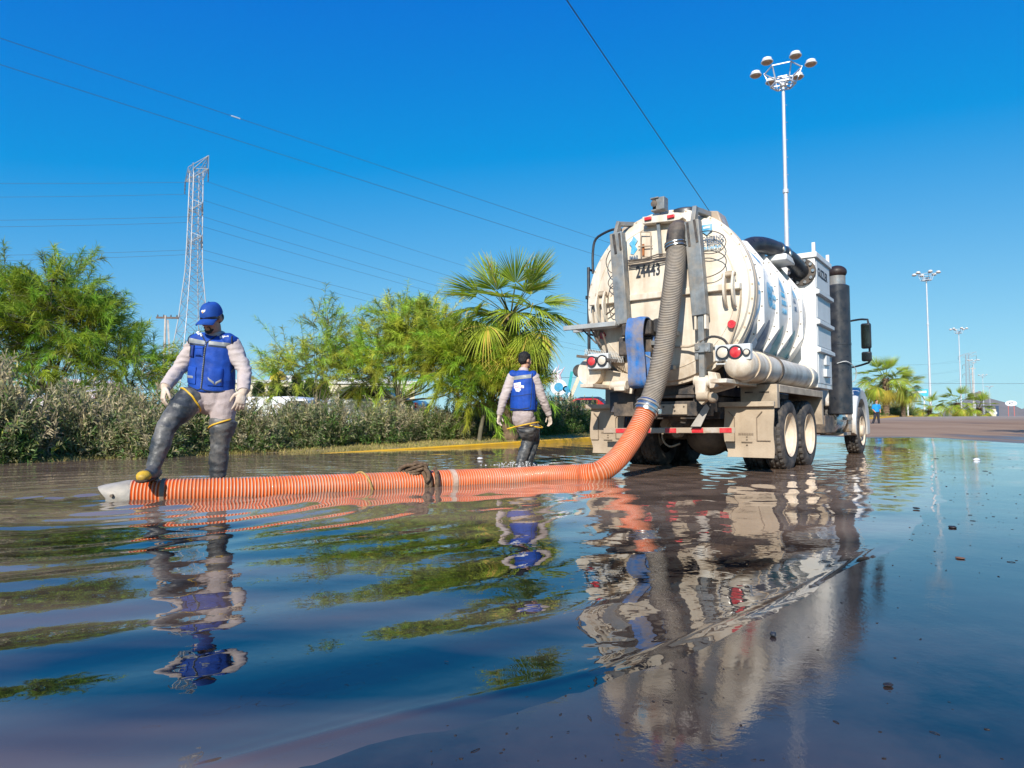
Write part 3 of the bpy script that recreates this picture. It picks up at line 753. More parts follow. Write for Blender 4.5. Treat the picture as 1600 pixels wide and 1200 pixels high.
# chassis
P_('frame_rail', MB().b2((.37, -.12, .78), (.47, 8.2, 1.02)), DARK, bev=.006)
P_('frame_rail', MB().b2((-.47, -.12, .78), (-.37, 8.2, 1.02)), DARK, bev=.006)
P_('subframe', MB().b2((-.50, -.05, 1.03), (.50, 4.6, 1.16)).b2((-.7, .15, 1.16), (.7, .25, 1.4)).b2((-.7, 2.4, 1.16), (.7, 2.5, 1.4)), DARK, bev=.006)
cm = P_('rear_crossmember', MB().b2((-.80, -.14, .74), (.62, -.04, .94)).b2((-.45, -.16, .98), (.62, -.08, 1.02)), DARK, bev=.008)
P_('hitch_plate', MB().b2((-.08, -.165, .76), (.30, -.145, .90)), TANM, cm, bev=.005)
P_('hitch_hole', MB().cyl((-.03, -.172, .865), (-.03, -.15, .865), .014, seg=8).cyl((.12, -.172, .86), (.12, -.15, .86), .017, seg=8).cyl((.13, -.172, .81), (.13, -.15, .81), .014, seg=8).cyl((.26, -.172, .865), (.26, -.15, .865), .012, seg=8), DARK, cm)
P_('tool_box', MB().b2((-1.0, .12, .80), (-.56, .5, 1.10)), mat('blue_black_paint', (.03, .045, .07), .5, var=.3, dirt=((.28, .2, .14), .5, 4)), bev=.01)
rr_ = P_('rub_rail', MB().bar((-.97, -.12, .535), (.92, -.12, .555), .025, .075, (0, 0, 1)), GREYP, bev=.004)
for k in range(10):
    x = -.96 + k * .187
    P_('reflective_strip', MB().bar((x + .004, -.137, .535 + (x + .97) * .0106), (x + (.16 if k % 2 else .183), -.137, .535 + (x + .97 + .18) * .0106), .006, .06, (0, 0, 1)), REDL if k % 2 else GREYP, rr_)
P_('torn_flap', MB().prism([(.36, .60), (.50, .60), (.62, .84), (.58, .90), (.54, .86)], -.20, -.19), mat('dusty_sheet', (.42, .38, .33), .7, var=.2), bev=.003)
P_('air_tank', MB().lathe([(.05, .45), (.14, .47), (.16, .52), (.16, .95), (.05, 1.0)], (-.1, 0, .72), 'Y', 20), DARK)
ax = MB()
for y in (1.36, 2.49):
    ax.cyl((-.9, y, .48), (.9, y, .48), .09, seg=16).sph((.06, y - .05, .48), (.36, .30, .33), 24, 14)
    ax.box((-.55, y, .62), (.12, .5, .22)).box((.55, y, .62), (.12, .5, .22))
P_('drive_axle', ax, DARK)
P_('brake_chamber', MB().cyl((-.42, .82, .62), (-.42, 1.02, .62), .10, seg=16).cyl((-.25, .78, .50), (-.25, .92, .50), .07, seg=14).tube(spline([(-.35, .8, .70), (-.44, .7, .45), (-.34, .72, .30), (-.2, .8, .34)], 16)[0], .014, 6).box((-.12, .7, .62), (.16, .2, .2)), TANM)
P_('suspension', MB().b2((-.66, 1.1, .86), (-.54, 2.8, 1.0)).b2((.54, 1.1, .86), (.66, 2.8, 1.0)).b2((-.6, .4, .70), (.55, .55, .80)), DARK, bev=.01)

# mud flaps on their hangers
for x0, x1, sx in ((.68, 1.32, 1), (-1.36, -.80, -1)):
    n = 10
    rows = []
    for k in range(n):
        f = k / (n - 1); z = .88 - f * .68; y = .20 - .03 * sin(f * pi) - .05 * max(0, f - .8) * 4
        inn = .04 * smooth(.72, .86, f); wv = .006 * sin(f * 9)
        rows.append([Vector((x0 + inn + wv, y, z)), Vector((x1 + wv, y, z)), Vector((x1 + wv, y + .014, z)), Vector((x0 + inn + wv, y + .014, z))])
    fl = P_('mud_flap', MB().loft(rows), TAN)
    P_('flap_hanger', MB().b2((x0 - .06, .13, .86), (x1 + .02, .19, .925)), TANM, fl, bev=.006)
    e = MB()
    for a, bb in (((.06, .80), (.14, .72)), ((.14, .72), (.14, .40)), ((.02, .40), (.14, .40)), ((.50, .80), (.43, .72)), ((.43, .72), (.43, .42)), ((.43, .42), (.60, .42))):
        xx0, xx1 = (x0 + a[0], x0 + bb[0])
        e.bar((min(xx0, x1 - .02), .166, a[1]), (min(xx1, x1 - .01), .166, bb[1]), .010, .012, (0, -1, 0))
    for k in range(9): e.box((x0 + .2 + k * .022, .164, .505), (.014, .008, .025))
    for k in range(4): e.box((x0 + .3, .164, .47 - k * .035), (.02 + .12 * (k == 2), .008, .012))
    P_('flap_ridge', e, mat('flap_ridge_rubber', (.24, .18, .125), .9, var=.2), fl)  # raised ridges in a darker rubber than the flap

# fenders over the rear wheels
for sx in (-1, 1):
    f_ = MB()
    f_.b2((sx * .72, .62, 1.135), (sx * 1.28, 3.18, 1.165))
    f_.b2((sx * 1.265, .62, 1.06), (sx * 1.285, 3.18, 1.16))
    fd = P_('fender', f_, TANM, bev=.006)
    P_('fender_gusset', MB().prism([(sx * .80, 1.165), (sx * 1.28, 1.165), (sx * 1.285, .845), (sx * .98, .845), (sx * .98, .90), (sx * .80, .90)], .50, .62), TANM, fd, bev=.008)
    P_('gusset_slot', MB().b2((sx * .86, .492, 1.05), (sx * .97, .505, 1.07)), DARK, fd); P_('gusset_slot', MB().b2((sx * 1.05, .492, 1.05), (sx * 1.18, .505, 1.07)), DARK, fd)
    P_('fender_end', MB().prism([(3.16, 1.16), (3.26, 1.10), (3.28, .62), (3.2, .62), (3.14, 1.0)], sx * .75, sx * 1.27, 'YZ'), TANM, fd, bev=.006)

# wheels: tyre with cut tread, dished rim
def tyre_mesh(R, w, rim):
    """lathe along X, centred on 0; the tread blocks are real steps"""
    n = 84; prof = [(-w / 2 + .02, rim, 0), (-w / 2, rim + .04, 0), (-w / 2 - .01, (R + rim) / 2, 0), (-w / 2 + .005, R - .05, 0), (-w / 2 + .02, R - .015, 1), (-w / 2 + .06, R, 1), (-w / 2 + .065, R - .016, 0),
                    (-w / 2 + .085, R - .016, 0), (-w / 2 + .09, R, 2), (-.02, R + .003, 2), (-.012, R - .014, 0), (.012, R - .014, 0), (.02, R + .003, 1), (w / 2 - .09, R, 1), (w / 2 - .085, R - .016, 0), (w / 2 - .065, R - .016, 0),
                    (w / 2 - .06, R, 2), (w / 2 - .02, R - .015, 2), (w / 2 - .005, R - .05, 0), (w / 2 + .01, (R + rim) / 2, 0), (w / 2, rim + .04, 0), (w / 2 - .02, rim, 0)]
    mb = MB(); rings = []
    for x, r, k in prof:
        ring = []
        for i in range(n):
            rr = r
            if k and (i + (k - 1)) % 3 == 0: rr = r - .02
            a = 2 * pi * i / n
            ring.append(Vector((x, cos(a) * rr, sin(a) * rr)))
        rings.append(ring)
    mb.loft(rings, False); return mb.mesh('tyre', 30)
def rim_mesh(w, rim, deep):
    mb = MB()
    mb.lathe([(rim + .012, w / 2 + .004), (rim, w / 2 - .015), (rim - .022, w / 2 - .03), (rim - .03, w / 2 - .06), (rim - .12, w / 2 - deep + .03), (.15, w / 2 - deep - .005), (.12, w / 2 - deep - .005), (.115, w / 2 - deep + .07), (.09, w / 2 - deep + .09), (.01, w / 2 - deep + .09)], axis='X', seg=40, cap=False)
    for k in range(10): mb.cyl((w / 2 - deep - .01, cos(k * .628) * .148, sin(k * .628) * .148), (w / 2 - deep + .03, cos(k * .628) * .148, sin(k * .628) * .148), .014, seg=6)
    return mb.mesh('rim', 40)
RIMM = mat('cream_rim', (.74, .62, .47), .55, var=.08, scale=6, dirt=((.55, .38, .24), .6, 7))
TY, RM, RMF = tyre_mesh(.515, .275, .30), rim_mesh(.275, .30, .19), rim_mesh(.29, .30, .06)
TY.materials.append(TYRE); RM.materials.append(RIMM); RMF.materials.append(RIMM)
def wheel(x, y, flip, rm, steer=0):
    w = empty('wheel', None, None); w.parent = truck; w.location = (x, y, .48); w.rotation_euler = (RNG.random() * 6, 0, (pi if flip else 0) + steer)
    link_mesh('tyre', TY, None, w); link_mesh('rim', rm, None, w)
for y in (1.36, 2.49):
    for x, fl in ((1.09, 0), (.78, 0), (-1.09, 1), (-.78, 1)): wheel(x, y, fl, RM)
wheel(1.04, 7.34, 0, RMF); wheel(-1.04, 7.34, 1, RMF)
P_('steer_axle', MB().cyl((-.9, 7.34, .46), (.9, 7.34, .46), .07).box((0, 7.34, .75), (.95, .25, .3)), DARK)

# filter box in front of the tank
fb = P_('filter_box', MB().b2((-.9, 3.05, 1.22), (1.24, 4.15, 3.40)), WHITE, bev=.012)
P_('box_top_rim', MB().b2((-.93, 3.02, 3.37), (1.275, 4.18, 3.46)), WHITE, fb, bev=.008)
P_('box_post', MB().b2((1.20, 3.04, 3.46), (1.25, 3.09, 3.62)), WHITE, fb); P_('box_post', MB().b2((1.20, 4.10, 3.46), (1.25, 4.15, 3.62)), WHITE, fb)
for z in (2.82, 2.32, 1.86):
    P_('ledge', MB().prism([(1.235, z - .06), (1.30, z - .05), (1.30, z + .01), (1.235, z + .05)], 3.06, 4.16), GREYP, fb, bev=.005)
P_('side_panel', MB().b2((1.235, 3.12, 1.30), (1.248, 4.10, 1.78)).b2((1.235, 3.12, 1.92), (1.248, 4.10, 2.25)).b2((1.235, 3.12, 2.38), (1.248, 4.10, 2.74)).b2((1.235, 3.12, 2.88), (1.248, 4.10, 3.34)), GREYP, fb, bev=.004)
text('GUZZLER', .20, Matrix.Translation((1.250, 3.20, 3.09)) @ FACE_RIGHT, INK, fb, sx=.82, bold=.025)
P_('gauge_box', MB().b2((1.245, 3.5, 1.62), (1.29, 3.75, 1.78)).b2((1.245, 3.45, 1.42), (1.30, 3.8, 1.55)), GREYP, fb, bev=.006)
P_('box_lug', MB().box((1.16, 3.03, 1.30), (.12, .08, .16)), CREAM, fb, bev=.01)
# big black vacuum elbow from the tank top to the box
vp, _ = spline([(.56, 1.25, 3.05), (.62, 1.5, 3.30), (.72, 1.75, 3.38), (.84, 2.1, 3.38), (.94, 2.45, 3.31), (1.0, 2.75, 3.24), (1.04, 3.05, 3.14)], 34)
pp = P_('vacuum_pipe', MB().tube(vp, .128, 24), BLACKP, sm=50)
for k in (18, 21):
    t_ = (vp[k + 1] - vp[k]).normalized(); P_('pipe_clamp', MB().cyl(vp[k], vp[k] + t_ * .045, .140, seg=28), CHROME, pp)
fl_ = MB().cyl((1.04, 2.99, 3.14), (1.04, 3.05, 3.14), .22, seg=28)
P_('pipe_flange', fl_, DARK, pp)
bl = MB()
for k in range(10): bl.cyl((1.04 + cos(k * .628) * .185, 2.96, 3.14 + sin(k * .628) * .185), (1.04 + cos(k * .628) * .185, 2.99, 3.14 + sin(k * .628) * .185), .026, seg=8)
P_('flange_bolts', bl, CHROME, pp, kind='stuff')
P_('pipe_saddle', MB().box((.80, 2.35, 3.22), (.5, .6, .10)), WHITE, pp, bev=.02)

# silencer drum, exhaust stack
sl = P_('silencer', MB().lathe([(.02, .80), (.19, .80), (.215, .82), (.215, 3.22), (.17, 3.25)], (1.17, 5.15, 0), 'Z', 36), BLACKP, sm=40)
P_('silencer_neck', MB().lathe([(.17, 3.24), (.15, 3.26), (.15, 3.42)], (1.17, 5.15, 0), 'Z', 28), STEEL, sl)
P_('silencer_cap', MB().sph((1.17, 5.15, 3.50), (.18, .18, .13), 24, 12), mat('soot_brown', (.03, .018, .015), .5, var=.3), sl)
P_('silencer_strap', MB().lathe([(.21, 2.1), (.222, 2.1), (.222, 2.14), (.21, 2.14)], (1.17, 5.15, 0), 'Z', 36), BLACKP, sl)
P_('wire_loop', MB().tube(spline([(1.18, 4.92, 1.75), (1.34, 4.94, 1.78), (1.44, 5.2, 1.66), (1.42, 5.3, 1.48), (1.34, 5.32, 1.40)], 16)[0], .008, 6), GREYP, sl)
ex = P_('exhaust_stack', MB().tube([(1.16, 6.05, 1.05), (1.16, 6.05, 2.7)], .055, 16), CHROME, sm=40)
P_('exhaust_tip', MB().tube(spline([(1.16, 6.05, 2.68), (1.16, 6.05, 2.86), (1.17, 6.0, 2.96), (1.19, 5.88, 3.0)], 10)[0], .07, 14), mat('sooty_steel', (.03, .03, .032), .4, .5), ex)
P_('exhaust_guard', MB().lathe([(.06, 1.8), (.075, 1.8), (.075, 2.62), (.06, 2.62)], (1.16, 6.05, 0), 'Z', 18), CHROME, ex)

# cab, hood, front fenders
cab = P_('cab', MB().prism([(5.0, .95), (5.0, 2.60), (5.15, 2.72), (6.2, 2.70), (6.45, 2.55), (6.75, 1.75), (6.75, .95)], -1.02, 1.02, 'YZ'), WHITE, bev=.05, seg=3)
P_('rear_window', MB().b2((-.6, 4.985, 1.95), (.6, 4.998, 2.45)), GLASS, cab)
for sx in (-1, 1):
    P_('side_window', MB().prism([(5.45, 1.85), (5.45, 2.50), (6.2, 2.50), (6.50, 1.85)], sx * 1.012, sx * 1.026, 'YZ'), GLASS, cab)
    P_('door_handle', MB().box((sx * 1.035, 5.5, 1.68), (.03, .14, .035)), CHROME, cab)
    P_('cab_step', MB().b2((sx * .72, 5.55, .40), (sx * 1.14, 6.3, .46)).b2((sx * .75, 5.6, .70), (sx * 1.16, 6.4, .76)).b2((sx * 1.06, 5.6, .42), (sx * 1.10, 5.68, .74)), TANM, cab, bev=.006)
    mr = MB().tube(spline([(sx * 1.0, 6.25, 2.66), (sx * 1.25, 6.2, 2.70), (sx * 1.48, 6.1, 2.69), (sx * 1.545, 6.08, 2.6), (sx * 1.55, 6.08, 1.9), (sx * 1.50, 6.08, 1.82), (sx * 1.25, 6.15, 1.76), (sx * 1.0, 6.25, 1.74)], 40)[0], .02, 8)
    ma_ = P_('mirror_arm', mr, BLACKP, cab)
    for z0, z1 in ((2.10, 2.60), (1.85, 2.04)):
        hd = P_('mirror', MB().b2((sx * 1.42, 5.97, z0), (sx * 1.60, 6.06, z1)), BLACKP, cab, bev=.03)
        P_('mirror_glass', MB().b2((sx * 1.44, 5.962, z0 + .03), (sx * 1.58, 5.970, z1 - .03)), mat('mirror_glass', (.10, .12, .10), .03, .9, var=0) if z0 > 2 and sx > 0 else GLASS, hd, bev=.0)
P_('windscreen', MB().prism([(6.47, 2.50), (6.755, 1.80), (6.77, 1.80), (6.485, 2.50)], -.9, .9, 'YZ'), GLASS, cab)
P_('roof_lamp', MB().box((-.5, 6.0, 2.74), (.1, .1, .05)).box((0, 6.0, 2.74), (.1, .1, .05)).box((.5, 6.0, 2.74), (.1, .1, .05)), mat('amber_lens', (.7, .3, .03), .3), cab)
hrows = []
for y, w, zt, zb in ((6.72, .86, 1.78, .95), (7.3, .80, 1.70, .9), (7.9, .74, 1.60, .85), (8.35, .68, 1.46, .8), (8.5, .62, 1.25, .8)):
    hrows.append([Vector((sin(a) * w * (1 if abs(sin(a)) < .99 else 1), y, zb + (zt - zb) * max(0, cos(a)) ** .45)) for a in np.linspace(-pi / 2, pi / 2, 15)] )
hood = P_('hood', MB().loft(hrows), WHITE, sm=50)
P_('grille', MB().b2((-.5, 8.46, .85), (.5, 8.53, 1.25)), CHROME, hood, bev=.02)
for sx in (-1, 1):
    rows = []
    for k in range(15):
        a = pi * (-.08 + 1.16 * k / 14); ro = .80
        y = 7.42 - cos(a) * ro * 1.05; z = .56 + max(-.1, sin(a)) * ro * 1.08
        rows.append([Vector((sx * .62, y, z)), Vector((sx * 1.14, y, z - .02)), Vector((sx * 1.19, y, z - .07)), Vector((sx * 1.17, 7.42 - cos(a) * .62, .54 + sin(a) * .62)), Vector((sx * .66, 7.42 - cos(a) * .62, .54 + sin(a) * .62))])
    fo = P_('front_fender', MB().loft(rows), mat('white_fender', (.50, .51, .51), .35, var=.05, mud=((.55, .47, .38), .3, 1.3)) if sx > 0 else WHITE, sm=50, bev=.01)
    P_('headlight', MB().sph((sx * .86, 8.22, 1.02), (.15, .10, .11)), CLEARL, fo)
    P_('fuel_tank', MB().lathe([(.02, 5.1), (.26, 5.12), (.28, 5.16), (.28, 5.9), (.26, 5.94), (.02, 5.96)], (sx * .86, 0, .70), 'Y', 28), CHROME if sx > 0 else DARK)
    P_('battery_box', MB().b2((sx * .60, 4.2, .46), (sx * 1.1, 5.0, .78)), DARK, bev=.02)
    P_('cab_skirt', MB().prism([(6.2, 1.0), (6.75, 1.0), (6.7, .48), (6.3, .46), (6.1, .70)], sx * .78, sx * 1.12, 'YZ'), GREYP, cab, bev=.02)
P_('bumper', MB().b2((-1.12, 8.55, .42), (1.12, 8.68, .72)), CHROME, bev=.03)
P_('drive_shaft', MB().cyl((0, 2.6, .55), (0, 6.0, .75), .06).b2((-.35, 5.6, .55), (.35, 7.6, .95)), DARK)
# ------------------------------------------------------------------ suction hoses
def corrugated(pts, r, pitch, depth, seg=28):
    n0, L = spline(pts, 3)
    k = int(L / pitch); n = k * 6 + 1
    P, L = spline(pts, n)
    rad = [r - depth * (0.5 - 0.5 * cos(2 * pi * (i / 6.0))) ** 1.5 * 1.0 for i in range(n)]
    mb = MB(); mb.tube(P, r, seg, True, rad=rad)
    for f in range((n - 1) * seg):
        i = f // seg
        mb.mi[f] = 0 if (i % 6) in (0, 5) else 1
    return mb, P
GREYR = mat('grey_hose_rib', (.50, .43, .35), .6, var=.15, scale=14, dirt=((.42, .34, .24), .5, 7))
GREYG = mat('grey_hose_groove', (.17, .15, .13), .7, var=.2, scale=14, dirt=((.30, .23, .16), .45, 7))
gh = empty('suction_hose', 'grey ribbed suction hose hanging down the round tank door into the orange hose', 'hose', (2.13, 8.8, .8))
def local(o, pts): return [Vector(p) - o.location for p in pts]
gp = [(2.13, 8.803, 3.00), (2.137, 8.775, 2.86), (2.08, 8.68, 2.52), (2.011, 8.62, 2.118), (1.945, 8.60, 1.707), (1.867, 8.60, 1.341), (1.779, 8.58, 1.041), (1.70, 8.545, .85)]
mb, gpath = corrugated(local(gh, gp), .13, .021, .011, 28)
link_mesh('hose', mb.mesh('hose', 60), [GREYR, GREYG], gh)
a = gpath[0]; b = gpath[20]
MB().tube([gpath[k] for k in (0, 8, 16, 24)], .139, 28).build('cuff', DARK, gh)
for k in (6, 20): MB().tube([gpath[k], gpath[k + 3]], .146, 28).build('hose_clamp', CHROME, gh)
oh = empty('orange_hose', 'orange ribbed hose lying in the flood water, from the truck to the capped man', 'hose', (0, 7.6, 0))
op = [(1.70, 8.545, .85), (1.583, 8.46, .623), (1.441, 8.34, .422), (1.239, 8.15, .215), (1.004, 8.0, .075), (.764, 8.198 - .05, .06), (.368, 7.896, .030), (0, 7.615, .026), (-.673, 7.23, .030), (-1.282, 6.882, .028), (-1.824, 6.552, .030), (-2.326, 6.247, .034), (-2.811, 6.020, .040), (-3.27, 5.876, .036)]
op[5] = (.74, 8.06, .036)
ORR = mat('orange_hose_rib', (.70, .30, .16), .42, var=.2, scale=5, dirt=((.62, .47, .36), .9, 2.2), streak=((.45, .30, .2), .5, 3), coat=.15)  # pale ribs: wear and dirt, with sun glints painted into the colour
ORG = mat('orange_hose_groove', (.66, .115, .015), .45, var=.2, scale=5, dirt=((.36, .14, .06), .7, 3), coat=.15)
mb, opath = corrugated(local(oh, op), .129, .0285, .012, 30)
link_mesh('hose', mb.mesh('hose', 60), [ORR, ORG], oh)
t0 = (opath[6] - opath[0]).normalized()
cp_ = MB().tube([opath[0] - t0 * .06, opath[0] - t0 * .02, opath[0] + t0 * .05, opath[0] + t0 * .09], .15, 30, rad=[.142, .152, .152, .146])
cpo = cp_.build('coupling', CHROME, oh)
for d_ in (-.03, .035): MB().tube([opath[0] + t0 * d_, opath[0] + t0 * (d_ + .022)], .160, 30).build('coupling_band', STEEL, cpo)
MB().box(opath[0] + t0 * .05 + Vector((.15, -.05, -.02)), (.05, .06, .07)).build('coupling_latch', CHROME, oh, bev=.008)
# dull metal nozzle, cut like a scoop
te = (opath[-1] - opath[-8]).normalized(); e0 = opath[-1]
nz_ = MB(); side = te.cross(Vector((0, 0, 1))).normalized()
rg_ = []
for d_, r, dz in ((-.03, .131, -.005), (.0, .134, -.005), (.05, .130, -.01), (.10, .122, -.015), (.135, .112, -.015), (.155, .10, -.01), (.15, .085, -.01), (.08, .085, -.01)):
    ring = []
    for k in range(28):
        a_ = 2 * pi * k / 28
        lip = (.10 * max(0, sin(a_))) if d_ > .09 else 0
        ring.append(e0 + te * (d_ + lip * .8) + side * cos(a_) * r * 1.0 + Vector((0, 0, 1)) * (sin(a_) * r * (1 if d_ < .1 else .92) + dz))
    rg_.append(ring)
NOZ = mat('worn_aluminium', (.33, .31, .275), .6, .1, var=.25, scale=8, dirt=((.42, .36, .28), .6, 5), bump=.3, bscale=20)
nzo = nz_.loft(rg_).build('nozzle', NOZ, oh, sm=45)
MB().cyl(e0 + te * .06 + Vector((.0, -.150, .01)), e0 + te * .06 + Vector((.0, -.120, .01)), .013, seg=10).build('rivet', DARK, nzo)
def band(k, w, m, name, r=.133):
    return MB().tube([opath[k], opath[min(len(opath) - 1, k + w)]], r, 30).build(name, m, oh)
n_o = len(opath)
band(n_o - 62, 7, DARK, 'tape_band')
TAPE = mat('worn_pale_tape', (.55, .38, .27), .7, var=.3, scale=12, dirt=((.65, .55, .45), .6, 9))
def near(x): return min(range(n_o), key=lambda i: abs((opath[i] + oh.location).x - x))
band(near(-.62), 12, TAPE, 'tape_band', .132)
# twine tied round the hose, and a tangle of old rope
def around(x, lean, r=.141, turns=1.0, n=30, a0=0.4):
    out = []
    for k in range(n):
        f = k / (n - 1); i = near(x + lean * (f - .5)); t = (opath[min(n_o - 1, i + 3)] - opath[max(0, i - 3)]).normalized()
        s_ = t.cross(Vector((0, 0, 1))).normalized(); a_ = a0 + 2 * pi * turns * f
        out.append(opath[i] + (s_ * cos(a_) + Vector((0, 0, 1)) * sin(a_)) * r + oh.location)
    return out
ROPE = mat('muddy_rope', (.13, .085, .05), .9, var=.5, scale=30, bump=.5, bscale=80)
r1 = empty('twine', 'thin straw coloured twine looped once round the orange hose', 'twine', (-1.45, 6.75, .1))
MB().tube([p - r1.location for p in around(-1.42, .22, .139)], .010, 6).build('cord', mat('straw_twine', (.42, .27, .09), .9, var=.4, scale=30), r1)
r2 = empty('rope', 'tangle of dark muddy rope knotted over the orange hose', 'rope', (-.95, 7.05, .17))
rb = MB()
for k in range(3): rb.tube([p - r2.location for p in around(-.93 + .03 * k, .12 - .1 * k, .146 + .01 * k, a0=k)], .022, 8)
rb.build('wrap', ROPE, r2)
rk = MB()
for k in range(5):
    pts = [(-.02 + .095 * cos(2 * pi * j / 14 + k) * (1 + .3 * sin(k)) + .02 * k - .05, -.04 + .05 * sin(2 * pi * j / 14 + k * .7), .0 + .04 * sin(2 * pi * j / 14 + k * 1.9) + .010 * k) for j in range(14)]
    rk.tube(pts, .015, 8, closed=True)
rk.tube(spline([(-.05, -.05, .05), (-.12, -.06, .05), (-.18, -.07, .02), (-.20, -.08, -.02)], 12)[0], .02, 8)
rk.tube(spline([(.05, -.06, .03), (.10, -.10, -.02), (.11, -.12, -.08), (.08, -.13, -.12)], 12)[0], .02, 8)
rk.build('knot', ROPE, r2)

# blue lay-flat hose folded over the step
bs = empty('flat_hose', 'worn blue flat hose folded over the bracket beside the grey suction hose', 'hose', TR, -AL)
BLUEH = mat('worn_blue_fabric', (.020, .145, .42), .65, var=.3, scale=7, dirt=((.27, .21, .16), .9, 3.2), streak=((.30, .27, .24), .6, 10), bump=.25, bscale=40)
rows = []
prof_ = [(-.33, 1.72), (-.38, 1.96), (-.43, 2.045), (-.52, 2.07), (-.59, 2.03), (-.615, 1.9), (-.62, 1.6), (-.60, 1.35), (-.58, 1.20), (-.54, 1.135), (-.48, 1.15), (-.44, 1.3), (-.42, 1.6)]
pp_, _ = spline([(0, a, b) for a, b in prof_], 60)
for side_ in (0,):
    rings = []
    for i, p in enumerate(pp_):
        t = (pp_[min(59, i + 1)] - pp_[max(0, i - 1)]).normalized(); nn = Vector((0, t.z, -t.y))
        w0 = -.345 + .012 * sin(i * .21); w1 = -.088 + .012 * sin(i * .17 + 1)
        bow = .012 * sin(i * .35)
        ring = [p + Vector((w0 + (w1 - w0) * k / 6, 0, 0)) + nn * (.007 + .006 * sin(k * 1.3 + i * .2) + bow) for k in range(7)] + [p + Vector((w1 + (w0 - w1) * k / 6, 0, 0)) + nn * (-.007 + .006 * sin((6 - k) * 1.3 + i * .2) + bow) for k in range(7)]
        rings.append(ring)
    MB().loft(rings).build('hose', BLUEH, bs, sm=60)
MB().tube([(-.35, -.47, 1.145), (-.085, -.47, 1.155)], .035, 12).build('fold', BLUEH, bs)

# ------------------------------------------------------------------ people
def limb(mb, pts, rad, ref=(1, 0, 0), seg=16, ends=(1, 1)):
    """closed tapering tube; rad = r or (along ref, across); rounded ends"""
    pts = [Vector(p) for p in pts]; ref = Vector(ref)
    rad = [(r, r) if isinstance(r, (int, float)) else r for r in rad]
    rings = []
    def ring(c, t, ra, rb):
        a = (ref - t * ref.dot(t)); a.normalize(); b = t.cross(a)
        return [c + a * cos(2 * pi * k / seg) * ra + b * sin(2 * pi * k / seg) * rb for k in range(seg)]
    n = len(pts)
    for i, p in enumerate(pts):
        t = ((pts[min(n - 1, i + 1)] - p).normalized() + (p - pts[max(0, i - 1)]).normalized()).normalized()
        ra, rb = rad[i]
        if i == 0 and ends[0]:
            for o, s in ((1, .12), (.92, .45), (.6, .8)): rings.append(ring(p - t * min(ra, rb) * o * .8 * ends[0], t, ra * s, rb * s))
        rings.append(ring(p, t, ra, rb))
        if i == n - 1 and ends[1]:
            for o, s in ((.6, .8), (.92, .45), (1, .12)): rings.append(ring(p + t * min(ra, rb) * o * .8 * ends[1], t, ra * s, rb * s))
    return mb.loft(rings)
def remesh(mb, voxel, smooth_n=4, fold=None, name='mesh'):
    me = mb.mesh(name)
    o = bpy.data.objects.new('tmp', me); COL.objects.link(o)
    m = o.modifiers.new('r', 'REMESH'); m.mode = 'VOXEL'; m.voxel_size = voxel
    s = o.modifiers.new('s', 'SMOOTH'); s.iterations = smooth_n; s.factor = .5
    bpy.context.view_layer.update()
    dg = bpy.context.evaluated_depsgraph_get()
    out = bpy.data.meshes.new_from_object(o.evaluated_get(dg))
    COL.objects.unlink(o); bpy.data.objects.remove(o); bpy.data.meshes.remove(me)
    if fold:
        nn = [v.normal.copy() for v in out.vertices]
        for v, nr in zip(out.vertices, nn): v.co += nr * fold(v.co)
    out.update(); out.shade_smooth()
    return out
def folds(amp, sc, stretch=(1, 1, 2.2), seed=0.0):
    o = Vector((seed, seed * 1.7, seed * .3))
    def f(co):
        p = Vector((co.x * stretch[0], co.y * stretch[1], co.z * stretch[2])) * sc + o
        a = noise.noise(p); b = noise.noise(p * 2.3)
        return amp * ((1 - abs(a) * 2.2) * .7 + b * .45)
    return f
def bvh(o):
    me = o.data
    return BVHTree.FromPolygons([v.co for v in me.vertices], [tuple(p.vertices) for p in me.polygons])
def cling(tree, corners, d, off=.004, nu=8, nv=6, th=.004, start=1.0):
    """slab that follows a garment: corners (4 points) are projected along d onto it"""
    d = Vector(d).normalized(); c = [Vector(p) for p in corners]
    front, back = [], []
    for j in range(nv + 1):
        for i in range(nu + 1):
            u, v = i / nu, j / nv
            p = (c[0] * (1 - u) + c[1] * u) * (1 - v) + (c[3] * (1 - u) + c[2] * u) * v
            h = tree.ray_cast(p - d * start, d)
            q = h[0] if h[0] is not None else p
            edge = (i in (0, nu)) or (j in (0, nv))
            front.append(q - d * (off if not edge else off * .6)); back.append(q + d * th)
    mb = MB(); n = len(front); w = nu + 1; fs = []
    for j in range(nv):
        for i in range(nu):
            a = j * w + i
            fs.append((a, a + 1, a + w + 1, a + w)); fs.append((n + a, n + a + w, n + a + w + 1, n + a + 1))
    rim = [i for i in range(w)] + [j * w + nu for j in range(1, nv + 1)] + [nv * w + i for i in range(nu - 1, -1, -1)] + [j * w for j in range(nv - 1, 0, -1)]
    for k in range(len(rim)):
        a, b = rim[k], rim[(k + 1) % len(rim)]; fs.append((a, n + a, n + b, b))
    return mb.add(front + back, fs)
def cling_line(tree, pts, d, r, off=.0, n=24, start=1.0, seg=6):
    d = Vector(d).normalized(); P, _ = spline(pts, n); out = []
    for p in P:
        h = tree.ray_cast(p - d * start, d)
        if h[0] is not None: out.append(h[0] - d * off)
    return MB().tube(out, r, seg) if len(out) > 2 else MB().sph(P[0] + d * .95, r)

